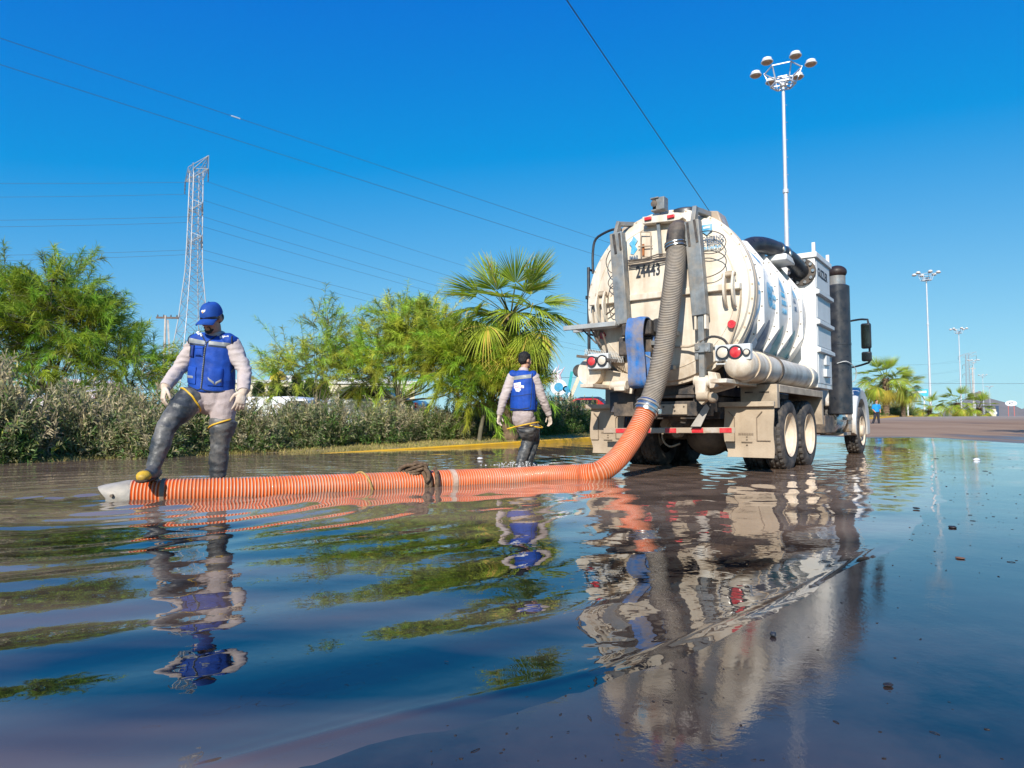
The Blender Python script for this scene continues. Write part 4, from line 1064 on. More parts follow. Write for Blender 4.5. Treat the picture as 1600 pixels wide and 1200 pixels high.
SKIN = mat('tan_skin', (.50, .27, .17), .5, var=.1, scale=20, bump=.05)
SHIRT = mat('pale_mauve_cotton', (.51, .435, .405), .85, var=.07, scale=14, bump=.25, bscale=90, dirt=((.44, .33, .29), .35, 6))
TROU = mat('grey_mauve_twill', (.43, .355, .34), .85, var=.08, scale=14, bump=.25, bscale=90, dirt=((.30, .23, .19), .4, 5))
VEST = mat('royal_blue_twill', (.004, .055, .33), .7, var=.2, scale=10, bump=.25, bscale=120)
VESTD = mat('vest_dark_trim', (.025, .035, .05), .7, var=.2)
REFL = mat('grey_reflective_tape', (.25, .262, .262), .45, .0, var=.12, scale=20)
RUBBER = mat('black_wader_rubber', (.035, .040, .045), .45, var=.4, scale=8, dirt=((.23, .21, .185), .8, 5.0), bump=.3, bscale=25)
YELL = mat('yellow_rubber', (.78, .46, .02), .45, var=.12, scale=12, dirt=((.40, .27, .08), .4, 8))
GLOVE = mat('soiled_cream_glove', (.66, .55, .44), .8, var=.12, scale=16, dirt=((.45, .29, .18), .55, 9), bump=.25, bscale=100)
HAIR = mat('black_hair', (.012, .010, .009), .55, var=.4, scale=60, bump=.6, bscale=150)
CAPM = mat('blue_cap_cotton', (.006, .060, .30), .75, var=.15, scale=14, bump=.2, bscale=120)
WHITEP = mat('white_print', (.75, .76, .78), .7, var=.08, scale=30)
PINKP = mat('red_print', (.55, .12, .20), .7, var=.2, scale=30)

def head_into(mb, M):
    def e(c, r, seg=18, rings=12):
        R = M.to_3x3()
        mb.sph(M @ Vector(c), r, seg, rings, R)
    e((0, .012, .035), (.077, .098, .098), 24, 16)
    e((0, -.030, -.035), (.060, .062, .075))
    e((0, -.055, -.082), (.036, .038, .028))
    e((0, -.040, .0), (.066, .052, .045))
    limb(mb, [M @ Vector(p) for p in ((0, -.080, .015), (0, -.098, -.012), (0, -.106, -.030))], [.009, .012, .016], M.to_3x3() @ Vector((1, 0, 0)), 10)
    e((-.011, -.098, -.034), (.010, .012, .009), 10, 8); e((.011, -.098, -.034), (.010, .012, .009), 10, 8)
    e((0, -.088, -.058), (.025, .012, .007), 12, 8); e((0, -.087, -.069), (.022, .012, .007), 12, 8)
    e((0, -.078, .030), (.055, .016, .012), 14, 8)
    for sx in (-1, 1):
        e((sx * .077, .015, -.005), (.011, .021, .033), 12, 10); e((sx * .045, -.060, -.02), (.022, .025, .022), 12, 8)
def hand(mb, wrist, d, palm_n, side, size=1.0, curl=.35, spread=.12):
    """five fingers; d = along the hand, palm_n = the way the palm faces, side = towards the thumb"""
    d = Vector(d).normalized(); s = Vector(side); s = (s - d * s.dot(d)).normalized(); n = d.cross(s)
    if n.dot(Vector(palm_n)) < 0: n = -n
    w = Vector(wrist); k = size
    limb(mb, [w - d * .03 * k, w + d * .02 * k, w + d * .055 * k, w + d * .095 * k], [(.030 * k, .023 * k), (.034 * k, .022 * k), (.042 * k, .020 * k), (.041 * k, .016 * k)], s, 14)
    for j, (off, L) in enumerate(((.030, .078), (.010, .086), (-.011, .080), (-.031, .062))):
        b0 = w + d * .088 * k + s * off * k
        dd = (d + s * (off * spread / .03)).normalized(); c = curl * (1 + .12 * j)
        p = [b0 - dd * .02 * k, b0]
        a = 0
        for m_, f in enumerate((.42, .32, .26)):
            a += c * (1.0 if m_ else .7)
            p.append(p[-1] + (dd * cos(a) + n * sin(a)) * L * f * k)
        limb(mb, p, [.0105 * k, .0105 * k, .010 * k, .0092 * k, .008 * k], s, 10)
    t0_ = w + d * .02 * k + s * .026 * k
    p = [t0_, t0_ + (d * .6 + s * .75 + n * .25).normalized() * .036 * k, t0_ + (d * .6 + s * .75 + n * .25).normalized() * .036 * k + (d * .85 + s * .3 + n * .4).normalized() * .034 * k]
    p.append(p[-1] + (d * .9 + s * .05 + n * .45).normalized() * .026 * k)
    limb(mb, p, [.016 * k, .013 * k, .011 * k, .009 * k], n, 10)
def part(name, me, m, parent): return link_mesh(name, me, m, parent)

# --- the man in the cap, one boot on the hose
m1 = empty('person', 'man in a blue cap, sunglasses and blue vest resting one boot on the orange hose', 'person', (-2.767, 6.35, -.02))
Hd = Vector((.0, -.10, 1.628)); HM = Matrix.Translation(Hd) @ Matrix.Rotation(radians(-14), 4, 'Z') @ Matrix.Rotation(radians(23), 4, 'X') @ Matrix.Scale(1.07, 4)
sR, sL = Vector((-.18, .0, 1.405)), Vector((.145, .0, 1.40))
eR, eL = Vector((-.325, -.03, 1.165)), Vector((.288, -.03, 1.15))
wR, wL = Vector((-.345, -.22, 1.00)), Vector((.338, -.18, .965))
hipR, hipL = Vector((-.115, -.02, .93)), Vector((.095, 0, .92))
kR, kL = Vector((-.265, -.33, .665)), Vector((.075, -.03, .52))
aR, aL = Vector((-.315, -.44, .305)), Vector((.03, .02, .06))
def body_mesh():
    mb = MB(); head_into(mb, HM)
    limb(mb, [(-.005, .0, 1.42), (-.003, -.03, 1.50), (0, -.06, 1.58)], [.072, .064, .062])
    limb(mb, [(-.01, .0, .90), (-.01, .0, 1.15), (-.01, .0, 1.38), (-.01, 0, 1.44)], [(.16, .11), (.17, .12), (.17, .11), (.09, .07)])
    for a_, b_, c_ in ((sR, eR, wR), (sL, eL, wL)): limb(mb, [a_, b_, c_], [.055, .045, .032], (0, 1, 0))
    for a_, b_, c_ in ((hipR, kR, aR), (hipL, kL, aL)): limb(mb, [a_, b_, c_], [.085, .06, .04], (0, 1, 0))
    return remesh(mb, .0085, 3)
part('body', body_mesh(), SKIN, m1)
mb = MB()
limb(mb, [(-.03, .02, .90), (-.03, .02, 1.10), (-.028, .01, 1.30), (-.012, .0, 1.41), (-.002, -.01, 1.46)], [(.176, .135), (.174, .14), (.168, .132), (.155, .11), (.095, .085)])
for a_, b_, c_ in ((sR, eR, wR), (sL, eL, wL)):
    limb(mb, [a_ + Vector((0, 0, -.005)), a_.lerp(b_, .5), b_, b_.lerp(c_, .5), c_.lerp(b_, .06)], [.084, .070, .062, .056, .048], (0, 1, 0))
limb(mb, [(-.002, -.0, 1.44), (-.001, -.02, 1.515)], [(.082, .078), (.076, .074)], ends=(1, .2))
part('shirt', remesh(mb, .010, 3, folds(.013, 8, (1, 1, 2.4))), SHIRT, m1)
for w_, e_ in ((wR, eR), (wL, eL)):
    d_ = (w_ - e_).normalized(); MB().tube([w_ - d_ * .035, w_ - d_ * .02, w_ + d_ * .012], .052, 18, rad=[.054, .056, .050]).build('cuff', SHIRT, m1, sm=60)
mb = MB()
limb(mb, [(-.03, .0, .97), (-.025, .0, .92), (-.015, .0, .85)], [(.175, .135), (.178, .138), (.160, .13)])
limb(mb, [hipR + Vector((.01, 0, .0)), hipR.lerp(kR, .5), hipR.lerp(kR, .7)], [.115, .094, .07], (1, 0, 0))
limb(mb, [hipL + Vector((0, 0, 0)), hipL.lerp(kL, .4), hipL.lerp(kL, .85)], [.112, .108, .095], (1, 0, 0))
part('trousers', remesh(mb, .010, 3, folds(.006, 10, (1, 1, 1.2), 3)), TROU, m1)
# waders: the near thigh is covered to the hip, the other to mid thigh
def wader(top, knee, ank, toe, r_top, seed):
    mb = MB()
    mid = top.lerp(knee, .5); calf = knee.lerp(ank, .45)
    limb(mb, [top, mid, knee.lerp(top, .12), knee.lerp(ank, .12), calf, ank.lerp(knee, .12), ank - Vector((0, 0, .02))], [r_top, r_top * .92, .086, .080, .082, .060, .060], (1, 0, 0), 20, (.15, 1))
    f = (toe - ank); f.z = 0; f.normalize(); s = f.cross(Vector((0, 0, 1)))
    base = toe.z
    limb(mb, [Vector((ank.x, ank.y, base + .055)) - f * .045, Vector((ank.x, ank.y, base + .06)) + f * .05, toe - f * .05 + Vector((0, 0, .045)), toe + Vector((0, 0, .035))], [(.046, .055), (.048, .06), (.052, .042), (.040, .030)], s, 16)
    return part('wader', remesh(mb, .010, 3, folds(.009, 7, (1, 1, 2.0), seed)), RUBBER, m1), f, s
topR = hipR.lerp(kR, .12) + Vector((-.035, -.02, .0)); topL = Vector((.092, -.005, .69))
w1, f1, s1 = wader(topR, kR, aR, Vector((-.275, -.70, .187)), .128, 5)
w2, f2, s2 = wader(topL, kL, aL, Vector((.0, -.22, -.10)), .122, 9)
def rim_loop(o, centre, normal, r, up, lift, name='wader_rim'):
    """yellow edging that follows the slanted mouth of the boot"""
    t = bvh(o); c = Vector(centre); n_ = Vector(normal).normalized()
    a = Vector(up); a = (a - n_ * a.dot(n_)).normalized(); b = n_.cross(a); pts = []
    for k in range(36):
        an = 2 * pi * k / 36; d = a * cos(an) + b * sin(an)
        cc = c + n_ * lift * cos(an + .2)
        h = t.ray_cast(cc + d * .4, -d)
        pts.append((h[0] + d * .004) if h[0] is not None and (h[0] - cc).length < r * 1.8 else cc + d * r)
    return MB().tube(pts, .0085, 7, closed=True).build(name, YELL, o)
rim_loop(w1, topR + (kR - topR).normalized() * .03, topR - kR, .13, (1, 0, 0), -.055)
rim_loop(w2, topL - Vector((0, 0, .03)), (0, 0, 1), .125, (1, 0, 0), .045)
# yellow toe cap and sole of the raised boot
tt = Vector((-.275, -.70, .187))
mb = MB(); limb(mb, [tt - f1 * .05 + Vector((0, 0, .043)), tt - f1 * .02 + Vector((0, 0, .043)), tt + f1 * .008 + Vector((0, 0, .036))], [(.058, .050), (.057, .046), (.045, .034)], s1, 18, (.1, 1))
tc_ = part('toe_cap', remesh(mb, .006, 3), mat('dull_yellow_toe', (.66, .40, .02), .5, var=.2, scale=14, dirt=((.16, .12, .06), .7, 9)), w1)
mb = MB(); limb(mb, [tt - f1 * .27 + Vector((0, 0, .008)), tt - f1 * .1 + Vector((0, 0, .008)), tt + f1 * .015 + Vector((0, 0, .008))], [(.042, .018), (.055, .019), (.050, .018)], s1, 18)
part('sole', remesh(mb, .006, 2), mat('dark_sole', (.05, .03, .02), .8, var=.3), w1)
# vest
mb = MB()
limb(mb, [(-.034, .01, .955), (-.034, .01, 1.06), (-.032, .01, 1.2), (-.024, .0, 1.34), (-.014, .0, 1.42), (-.006, .0, 1.462)], [(.208, .168), (.210, .172), (.205, .164), (.200, .148), (.186, .126), (.118, .100)], ends=(.15, .5))
limb(mb, [(-.185, .0, 1.425), (-.12, .0, 1.470), (-.08, .0, 1.485)], [(.075, .108), (.05, .095), (.03, .07)], (0, 0, 1))
limb(mb, [(.150, .0, 1.42), (.105, .0, 1.466), (.075, .0, 1.48)], [(.075, .108), (.05, .095), (.03, .07)], (0, 0, 1))
v1 = part('vest', remesh(mb, .010, 3, folds(.0055, 7, (1, 1, 1.4), 2)), VEST, m1)
vt = bvh(v1); F = (0, 1, 0)
def vp(px, py, z=0): return Vector(((px - 326) * .0051 - .034, 0, .675 + (660 - py) * .00578))
cling(vt, [vp(291, 525), vp(324, 531), vp(324, 537), vp(291, 533)], F, .004, 10, 3).build('reflective_band', REFL, v1, sm=60)
cling(vt, [vp(331, 531), vp(369, 534), vp(369, 540), vp(331, 537)], F, .004, 10, 3).build('reflective_band', REFL, v1, sm=60)
cling(vt, [vp(290, 533.5), vp(324, 537.5), vp(324, 540), vp(290, 536)], F, .003, 10, 2).build('band_edge', VESTD, v1, sm=60)
cling(vt, [vp(331, 537.5), vp(369, 540.5), vp(369, 543), vp(331, 540)], F, .003, 10, 2).build('band_edge', VESTD, v1, sm=60)
cling_line(vt, [vp(327, 533), vp(325.5, 560), vp(324, 590), vp(322, 607)], F, .008, .0).build('zip_tape', VESTD, v1)
zt = MB()
for k in range(26):
    p = vp(327, 533).lerp(vp(322, 606), k / 25); h = vt.ray_cast(p - Vector((0, 1, 0)), Vector(F))
    if h[0] is not None: zt.box(h[0] - Vector((0, .008, 0)), (.006, .008, .008))
zt.build('zip_teeth', REFL, v1, kind='stuff')
cling_line(vt, [vp(313, 519), vp(319, 526), vp(327, 534)], F, .006).build('neck_trim', VESTD, v1)
cling_line(vt, [vp(345, 515), vp(337, 525), vp(328, 534)], F, .006).build('neck_trim', VESTD, v1)
cling_line(vt, [vp(295, 513), vp(291, 530), vp(288, 555), vp(284, 580)], F, .007).build('arm_trim', VESTD, v1)
cling_line(vt, [vp(367, 517), vp(369, 535), vp(367, 560), vp(365, 580)], F, .007).build('arm_trim', VESTD, v1)
cling_line(vt, [vp(283, 598), vp(298, 604), vp(315, 609), vp(322, 607), vp(330, 610), vp(350, 612), vp(358, 610)], F, .006).build('hem', VESTD, v1)
for c_, th in (([vp(306, 538), vp(324, 540), vp(324, 556), vp(307, 555)], .016), ([vp(283, 570), vp(311, 573), vp(311, 600), vp(283, 596)], .018), ([vp(333, 574), vp(356, 575), vp(356, 603), vp(333, 602)], .018)):
    cling(vt, c_, F, th, 8, 6).build('pocket', VEST, v1, sm=70)
cling(vt, [vp(306, 538), vp(324, 540), vp(324, 545), vp(306, 544)], F, .022, 8, 3).build('pocket_flap', VEST, v1, sm=70)
pch = cling(vt, [vp(292, 536), vp(304, 538), vp(304, 557), vp(292, 555)], F, .028, 6, 6).build('radio_pouch', mat('pouch', (.01, .03, .16), .7), v1, sm=70)
cling(vt, [vp(295, 538), vp(299, 538), vp(299, 554), vp(295, 554)], F, .036, 3, 6).build('pouch_strap', mat('dark_green_strap', (.015, .05, .035), .7), pch, sm=70)
cling(vt, [vp(283, 583), vp(308, 586), vp(308, 592), vp(283, 590)], F, .022, 8, 3).build('pocket_reflector', REFL, v1, sm=70)
cling(vt, [vp(334, 588), vp(346, 596), vp(346, 602), vp(334, 594)], F, .022, 6, 3).build('pocket_reflector', REFL, v1, sm=70)
cling(vt, [vp(346, 596), vp(355, 591), vp(355, 597), vp(346, 602)], F, .022, 6, 3).build('pocket_reflector', REFL, v1, sm=70)
def scribble(tree, x0, y0, x1, y1, n, seed, d=F, r=.0042, f=vp):
    rn = random.Random(seed); P = [f(x0 + (x1 - x0) * k / (n - 1), y0 + (y1 - y0) * k / (n - 1) + rn.uniform(-2.2, 2.2)) for k in range(n)]
    return cling_line(tree, P, d, r, .0, 50, seg=5)
scribble(vt, 303, 517, 315, 521.5, 9, 3, r=.007).build('print', WHITEP, v1)
MB().sph(vt.ray_cast(vp(303, 516) - Vector((0, 1, 0)), Vector(F))[0], (.016, .006, .014)).build('print', WHITEP, v1)
scribble(vt, 346, 524, 363, 523, 14, 8, r=.0045).build('print', WHITEP, v1)
# cap, sunglasses, beard
def cap_(M, parent):
    rings = []
    for k in range(11):
        a = (pi / 2) * k / 10.4
        r = cos(a) ** .62; z = .028 + sin(a) * .112
        rings.append([M @ Vector((cos(2 * pi * j / 32) * .0865 * r, .010 + sin(2 * pi * j / 32) * .108 * r, z + .012 * (sin(2 * pi * j / 32)) * (1 - k / 10))) for j in range(32)])
    mb = MB().loft(rings)
    c = mb.build('cap', CAPM, parent, sm=60)
    rows = []
    for i in range(13):
        x = -1 + 2 * i / 12
        inner = Vector((x * .078, -.088 + .062 * x * x, .026 - .016 * x * x)); outer = Vector((x * .080, -.190 + .085 * x * x, .004 - .030 * x * x))
        rows.append([M @ inner, M @ inner.lerp(outer, .5) + M.to_3x3() @ Vector((0, 0, .006)), M @ outer, M @ (outer + Vector((0, 0, -.006))), M @ (inner.lerp(outer, .5) + Vector((0, 0, -.004))), M @ (inner + Vector((0, 0, -.008)))])
    MB().loft(rows).build('visor', CAPM, c, sm=50)
    MB().sph(M @ Vector((0, .01, .141)), .010, 10, 6).build('cap_button', CAPM, c)
    return c
cp1 = cap_(HM, m1)
ct = bvh(cp1); R3 = HM.to_3x3()
em = lambda pts, m, th: cp1 and MB().prism(pts, 0, th).build('cap_badge', m, cp1)
def badge(pts, m, lift):
    vs = []
    for x, z in pts:
        o = HM @ Vector((x, -.3, z)); d = (R3 @ Vector((0, 1, 0))).normalized(); h = ct.ray_cast(o, d)
        vs.append((h[0] if h[0] is not None else o) - d * lift)
    mb = MB(); n = len(vs); b_ = [v + (R3 @ Vector((0, 1, 0))).normalized() * .006 for v in vs]
    mb.add(vs + b_, [tuple(range(n)), tuple(range(2 * n - 1, n - 1, -1))] + [(k, k + n, (k + 1) % n + n, (k + 1) % n) for k in range(n)])
    mb.build('cap_badge', m, cp1)
badge([(-.022, .092), (-.008, .098), (.010, .096), (.018, .103), (.020, .088), (.006, .078), (-.004, .070), (-.012, .080)], WHITEP, .003)
badge([(-.012, .085), (.0, .088), (.002, .078), (-.005, .072)], mat('orange_thread', (.6, .25, .05), .7), .005)
sg = MB(); n = 22
ri = []
for k in range(n):
    a = pi + pi * (k / (n - 1)); x = cos(a) * .081; y = .0 + sin(a) * .098
    hgt = .021 * (sin(pi * k / (n - 1)) ** .35) * (1 - .35 * exp(-((k - (n - 1) / 2) / .9) ** 2)) + .004
    ri.append([HM @ Vector((x * 1.02, y * 1.02, .012 + hgt)), HM @ Vector((x * 1.05, y * 1.05, .010)), HM @ Vector((x * 1.01, y * 1.01, .010 - hgt)), HM @ Vector((x * .97, y * .97, .010))])
sg.loft(ri).build('sunglasses', mat('dark_lens', (.01, .01, .03), .05, var=0, spec=.9), m1, sm=50)
bd = MB()
limb(bd, [HM @ Vector(p) for p in ((-.040, -.066, -.078), (-.026, -.078, -.090), (0, -.084, -.096), (.026, -.078, -.090), (.040, -.066, -.078))], [.007, .013, .019, .013, .007], R3 @ Vector((0, 0, 1)))
limb(bd, [HM @ Vector(p) for p in ((-.030, -.083, -.072), (-.028, -.090, -.052), (0, -.0965, -.047), (.028, -.090, -.052), (.030, -.083, -.072))], [.005, .005, .005, .005, .005], R3 @ Vector((0, 0, 1)))
part('beard', remesh(bd, .006, 2, folds(.003, 60)), HAIR, m1)
hr = MB(); hr.sph(HM @ Vector((0, .04, .0)), (.078, .078, .06), 18, 12, R3)
part('hair', remesh(hr, .008, 2), HAIR, m1)
mb = MB(); hand(mb, wR + Vector((0, -.01, -.01)), (-.05, -.22, -1), (.3, .9, 0), (.55, -.6, -.1), 1.12, .42)
limb(mb, [wR + Vector((.0, .035, .03)), wR, wR + Vector((0, -.01, -.03))], [.048, .045, .036])
part('glove', remesh(mb, .0055, 2), GLOVE, m1)
mb = MB(); hand(mb, wL + Vector((0, -.01, -.01)), (-.12, -.25, -1), (-.6, .7, 0), (-.7, -.6, -.1), 1.15, .36)
limb(mb, [wL + Vector((.0, .035, .03)), wL, wL + Vector((0, -.01, -.03))], [.048, .045, .036])
part('glove', remesh(mb, .0055, 2), GLOVE, m1)

# --- the second man, wading away from us
m2 = empty('person', 'bareheaded man in a blue vest wading away from us in black hip boots', 'person', (.146, 10.4, -.02))
yaw = radians(-28)                      # the way he walks, turned from +Y towards +X
RZ = Matrix.Rotation(yaw, 4, 'Z')
H2 = Vector((.06, .05, 1.615)); HM2 = Matrix.Translation(H2) @ Matrix.Rotation(pi + yaw - radians(18), 4, 'Z') @ Matrix.Rotation(radians(8), 4, 'X') @ Matrix.Scale(1.02, 4)
s2L, s2R = Vector((-.135, .02, 1.375)), Vector((.18, -.04, 1.365))
e2L, e2R = Vector((-.275, -.02, 1.03)), Vector((.325, .02, 1.02))
w2L, w2R = Vector((-.335, .02, .80)), Vector((.425, .12, .79))
h2L, h2R = Vector((-.05, .02, .74)), Vector((.10, .0, .74))
k2L, k2R = Vector((.10, .12, .40)), Vector((.19, .24, .40))
a2L, a2R = Vector((-.03, -.02, .02)), Vector((.10, .10, .06))
mb = MB(); head_into(mb, HM2)
limb(mb, [(.02, .0, 1.33), (.03, .01, 1.42), (.05, .035, 1.54)], [.068, .06, .058])
limb(mb, [(.025, 0, .76), (.02, 0, 1.0), (.02, 0, 1.26), (.02, 0, 1.34)], [(.13, .09), (.14, .10), (.14, .09), (.08, .06)])
for a_, b_, c_ in ((s2L, e2L, w2L), (s2R, e2R, w2R)): limb(mb, [a_, b_, c_], [.05, .04, .03], (0, 1, 0))
for a_, b_, c_ in ((h2L, k2L, a2L), (h2R, k2R, a2R)): limb(mb, [a_, b_, c_], [.075, .055, .04], (0, 1, 0))
part('body', remesh(mb, .010, 3), SKIN, m2)
rt = RZ.to_3x3() @ Vector((1, 0, 0))
mb = MB()
limb(mb, [(.025, .0, .78), (.022, .0, 1.0), (.022, .0, 1.2), (.022, 0, 1.36), (.025, .0, 1.43)], [(.165, .12), (.175, .13), (.185, .13), (.165, .105), (.085, .08)], rt)
for a_, b_, c_ in ((s2L, e2L, w2L), (s2R, e2R, w2R)): limb(mb, [a_, a_.lerp(b_, .5), b_, b_.lerp(c_, .5), c_.lerp(b_, .05)], [.085, .076, .064, .057, .046], (0, 1, 0))
limb(mb, [(.028, .0, 1.42), (.034, .012, 1.495)], [(.075, .072), (.070, .068)], ends=(1, .2))
part('shirt', remesh(mb, .011, 3, folds(.010, 9, (1, 1, 2.4), 6)), SHIRT, m2)
mb = MB()
limb(mb, [(.025, 0, .86), (.025, 0, .78), (.025, 0, .70)], [(.165, .125), (.17, .13), (.15, .12)], rt)
limb(mb, [h2L, h2L.lerp(k2L, .75)], [.105, .085]); limb(mb, [h2R, h2R.lerp(k2R, .75)], [.105, .085])
part('trousers', remesh(mb, .011, 3, folds(.006, 10, (1, 1, 1.5), 4)), TROU, m2)
def wader2(top, knee, ank, toe, rt_, seed):
    mb = MB()
    limb(mb, [top, top.lerp(knee, .5), knee, knee.lerp(ank, .45), ank.lerp(knee, .1), ank - Vector((0, 0, .05))], [rt_, rt_ * .88, .092, .086, .066, .07], (1, 0, 0), 20, (.1, 1))
    f = (toe - ank); f.z = 0; f.normalize(); s = f.cross(Vector((0, 0, 1)))
    limb(mb, [Vector((ank.x, ank.y, toe.z + .055)) - f * .04, toe - f * .05 + Vector((0, 0, .045)), toe + Vector((0, 0, .035))], [(.046, .055), (.05, .045), (.04, .03)], s, 14)
    return part('wader', remesh(mb, .011, 3, folds(.010, 7, (1, 1, 2.0), seed)), RUBBER, m2)
wa = wader2(Vector((.085, .0, .615)), k2L, a2L, Vector((.10, .22, -.10)), .15, 3)
wb = wader2(Vector((.15, .06, .62)), k2R, a2R, Vector((.22, .34, -.04)), .125, 8)
def free_loop(c, r, tilt, o, z_amp, ph):
    pts = [Vector(c) + Vector((cos(a) * r[0], sin(a) * r[1], z_amp * cos(a + ph))) for a in np.linspace(0, 2 * pi, 37)[:-1]]
    MB().tube(pts, .010, 7, closed=True).build('wader_rim', YELL, o)
free_loop((.09, 0, .64), (.175, .155), 0, wa, .038, .3)
free_loop((-.15, -.02, .595), (.07, .05), 0, wa, .02, 0)
free_loop((.19, .05, .63), (.13, .12), 0, wb, -.035, .5)
mb = MB()
limb(mb, [(.02, .0, .86), (.02, .0, .96), (.02, .0, 1.12), (.02, 0, 1.27), (.022, 0, 1.385), (.024, 0, 1.44)], [(.205, .150), (.205, .155), (.207, .150), (.205, .140), (.188, .12), (.105, .092)], rt, ends=(.15, .5))
for s__ in (s2L, s2R): limb(mb, [s__ + Vector((0, 0, .025)), s__.lerp(Vector((.024, 0, 1.43)), .5), Vector((.024, 0, 1.44))], [(.075, .095), (.05, .09), (.04, .07)], (0, 0, 1))
v2 = part('vest', remesh(mb, .010, 3, folds(.004, 7, (1, 1, 1.4), 12)), VEST, m2)
v2t = bvh(v2); B = (0.10, 1, 0)
def vq(px, py): return Vector(((px - 815) * .0098, 0, .69 + (660 - py) * .00961))
cling(v2t, [vq(794, 590), vq(831, 586), vq(831, 592), vq(794, 596)], B, .005, 10, 3).build('reflective_band', REFL, v2, sm=60)
cling_line(v2t, [vq(795, 620), vq(812, 620), vq(831, 617)], B, .004).build('back_seam', VESTD, v2)
cling_line(v2t, [vq(796, 639), vq(812, 641), vq(828, 639)], B, .007).build('hem', VESTD, v2)
cling_line(v2t, [vq(795, 585), vq(794, 610), vq(796, 638)], B, .006).build('arm_trim', VESTD, v2)
cling_line(v2t, [vq(833, 584), vq(832, 610), vq(830, 638)], B, .006).build('arm_trim', VESTD, v2)
for c_ in ([vq(803, 600), vq(815, 598.5), vq(815, 612), vq(804, 608)], [vq(805, 608), vq(813, 609), vq(813, 614), vq(807, 613)], [vq(812, 603), vq(820, 604), vq(820, 608), vq(812, 608)]):
    cling(v2t, c_, B, .004, 5, 4).build('print', WHITEP, v2, sm=60)
cling_line(v2t, [vq(804, 604.5), vq(808, 603.5), vq(811, 605), vq(815, 604)], B, .004, .004).build('print', PINKP, v2)
cling_line(v2t, [vq(805, 607.5), vq(809, 606.5), vq(813, 608), vq(818, 606.5)], B, .004, .004).build('print', PINKP, v2)
vf = MB(); limb(vf, [(.20, .06, .86), (.21, .05, .98), (.20, .04, 1.04)], [(.035, .09), (.04, .09), (.02, .06)]); part('vest_flap', remesh(vf, .01, 2), VEST, v2)
hb = MB(); R32 = HM2.to_3x3()
hb.sph(HM2 @ Vector((0, .026, .052)), (.083, .100, .090), 24, 16, R32).sph(HM2 @ Vector((0, .060, .0)), (.074, .062, .062), 18, 12, R32)
part('hair', remesh(hb, .008, 2, folds(.004, 50)), HAIR, m2)
for w_, e_, sd, pn in ((w2L, e2L, (.5, .7, 0), (.8, .3, 0)), (w2R, e2R, (-.5, .7, 0), (-.8, .2, 0))):
    d_ = (w_ - e_).normalized(); mb = MB(); hand(mb, w_ + d_ * .01, (d_.x * .5, d_.y * .5 + .05, -1), pn, sd, 1.05, .38)
    limb(mb, [w_ - d_ * .03, w_ + d_ * .01], [.042, .038]); part('glove', remesh(mb, .006, 2), GLOVE, m2)

# --- the far man in the bright shirt, walking by the palms
m3 = empty('person', 'tiny far figure in a bright blue shirt walking at the road edge beyond the truck', 'person', (25.6, 48.0, .50))
mb = MB()
h3 = Matrix.Translation((0, -.03, 1.60)) @ Matrix.Rotation(radians(70), 4, 'Z') @ Matrix.Rotation(radians(12), 4, 'X')
head_into(mb, h3)
limb(mb, [(0, 0, 1.36), (0, -.02, 1.53)], [.06, .055]); limb(mb, [(0, 0, .9), (0, 0, 1.35)], [.12, .12])
for sx, kn, an in ((-1, (-.14, -.02, .5), (-.24, .05, .12)), (1, (.12, .0, .48), (.16, .0, .06))):
    limb(mb, [(sx * .09, 0, .88), kn, an], [.08, .06, .045]); limb(mb, [(sx * .2, 0, 1.36), (sx * .26, .02, 1.08), (sx * .20, -.12, .92), (sx * .18, -.2, .86)], [.05, .045, .035, .04])
part('body', remesh(mb, .014, 2), SKIN, m3)
mb = MB(); limb(mb, [(0, 0, .92), (0, 0, 1.15), (0, 0, 1.36), (0, 0, 1.42)], [(.19, .14), (.19, .14), (.20, .13), (.09, .08)])
for sx in (-1, 1): limb(mb, [(sx * .2, 0, 1.36), (sx * .25, .02, 1.12)], [.08, .075])
part('shirt', remesh(mb, .014, 2), mat('bright_blue_cotton', (.015, .27, .62), .8), m3)
mb = MB(); limb(mb, [(0, 0, .98), (0, 0, .86)], [(.17, .13), (.17, .13)])
limb(mb, [(-.09, 0, .88), (-.14, -.02, .5), (-.24, .05, .12)], [.11, .085, .07]); limb(mb, [(.09, 0, .88), (.12, 0, .48), (.16, 0, .06)], [.11, .085, .07])
for p in ((-.24, .05, .07), (.16, 0, .03)): limb(mb, [Vector(p) + Vector((.05, 0, 0)), Vector(p) + Vector((-.14, -.03, -.01))], [.05, .04], (0, 1, 0))
part('trousers', remesh(mb, .014, 2), mat('dark_trousers', (.025, .025, .035), .8), m3)
hb = MB(); hb.sph(h3 @ Vector((0, .03, .05)), (.08, .095, .085), 16, 10, h3.to_3x3()); part('hair', remesh(hb, .012, 2), HAIR, m3)
# ------------------------------------------------------------------ vegetation
LEAF = mat('oleander_leaf', (0, 0, 0), .6, var=.25, scale=3.0, attr=True, leafy=.30)
FEATHER = mat('feathery_leaf', (0, 0, 0), .55, var=.25, scale=1.2, attr=True, leafy=.42)
FRONDM = mat('palm_leaf', (0, 0, 0), .5, var=.2, scale=2.0, attr=True, leafy=.38)
BLADE = mat('dry_grass', (0, 0, 0), .8, var=.25, scale=1.0, attr=True, leafy=.3)
BARK = mat('grey_green_bark', (.13, .115, .075), .85, var=.3, scale=6, bump=.4, bscale=30)
STEM = mat('brown_stem', (.10, .075, .05), .9, var=.3, scale=10)

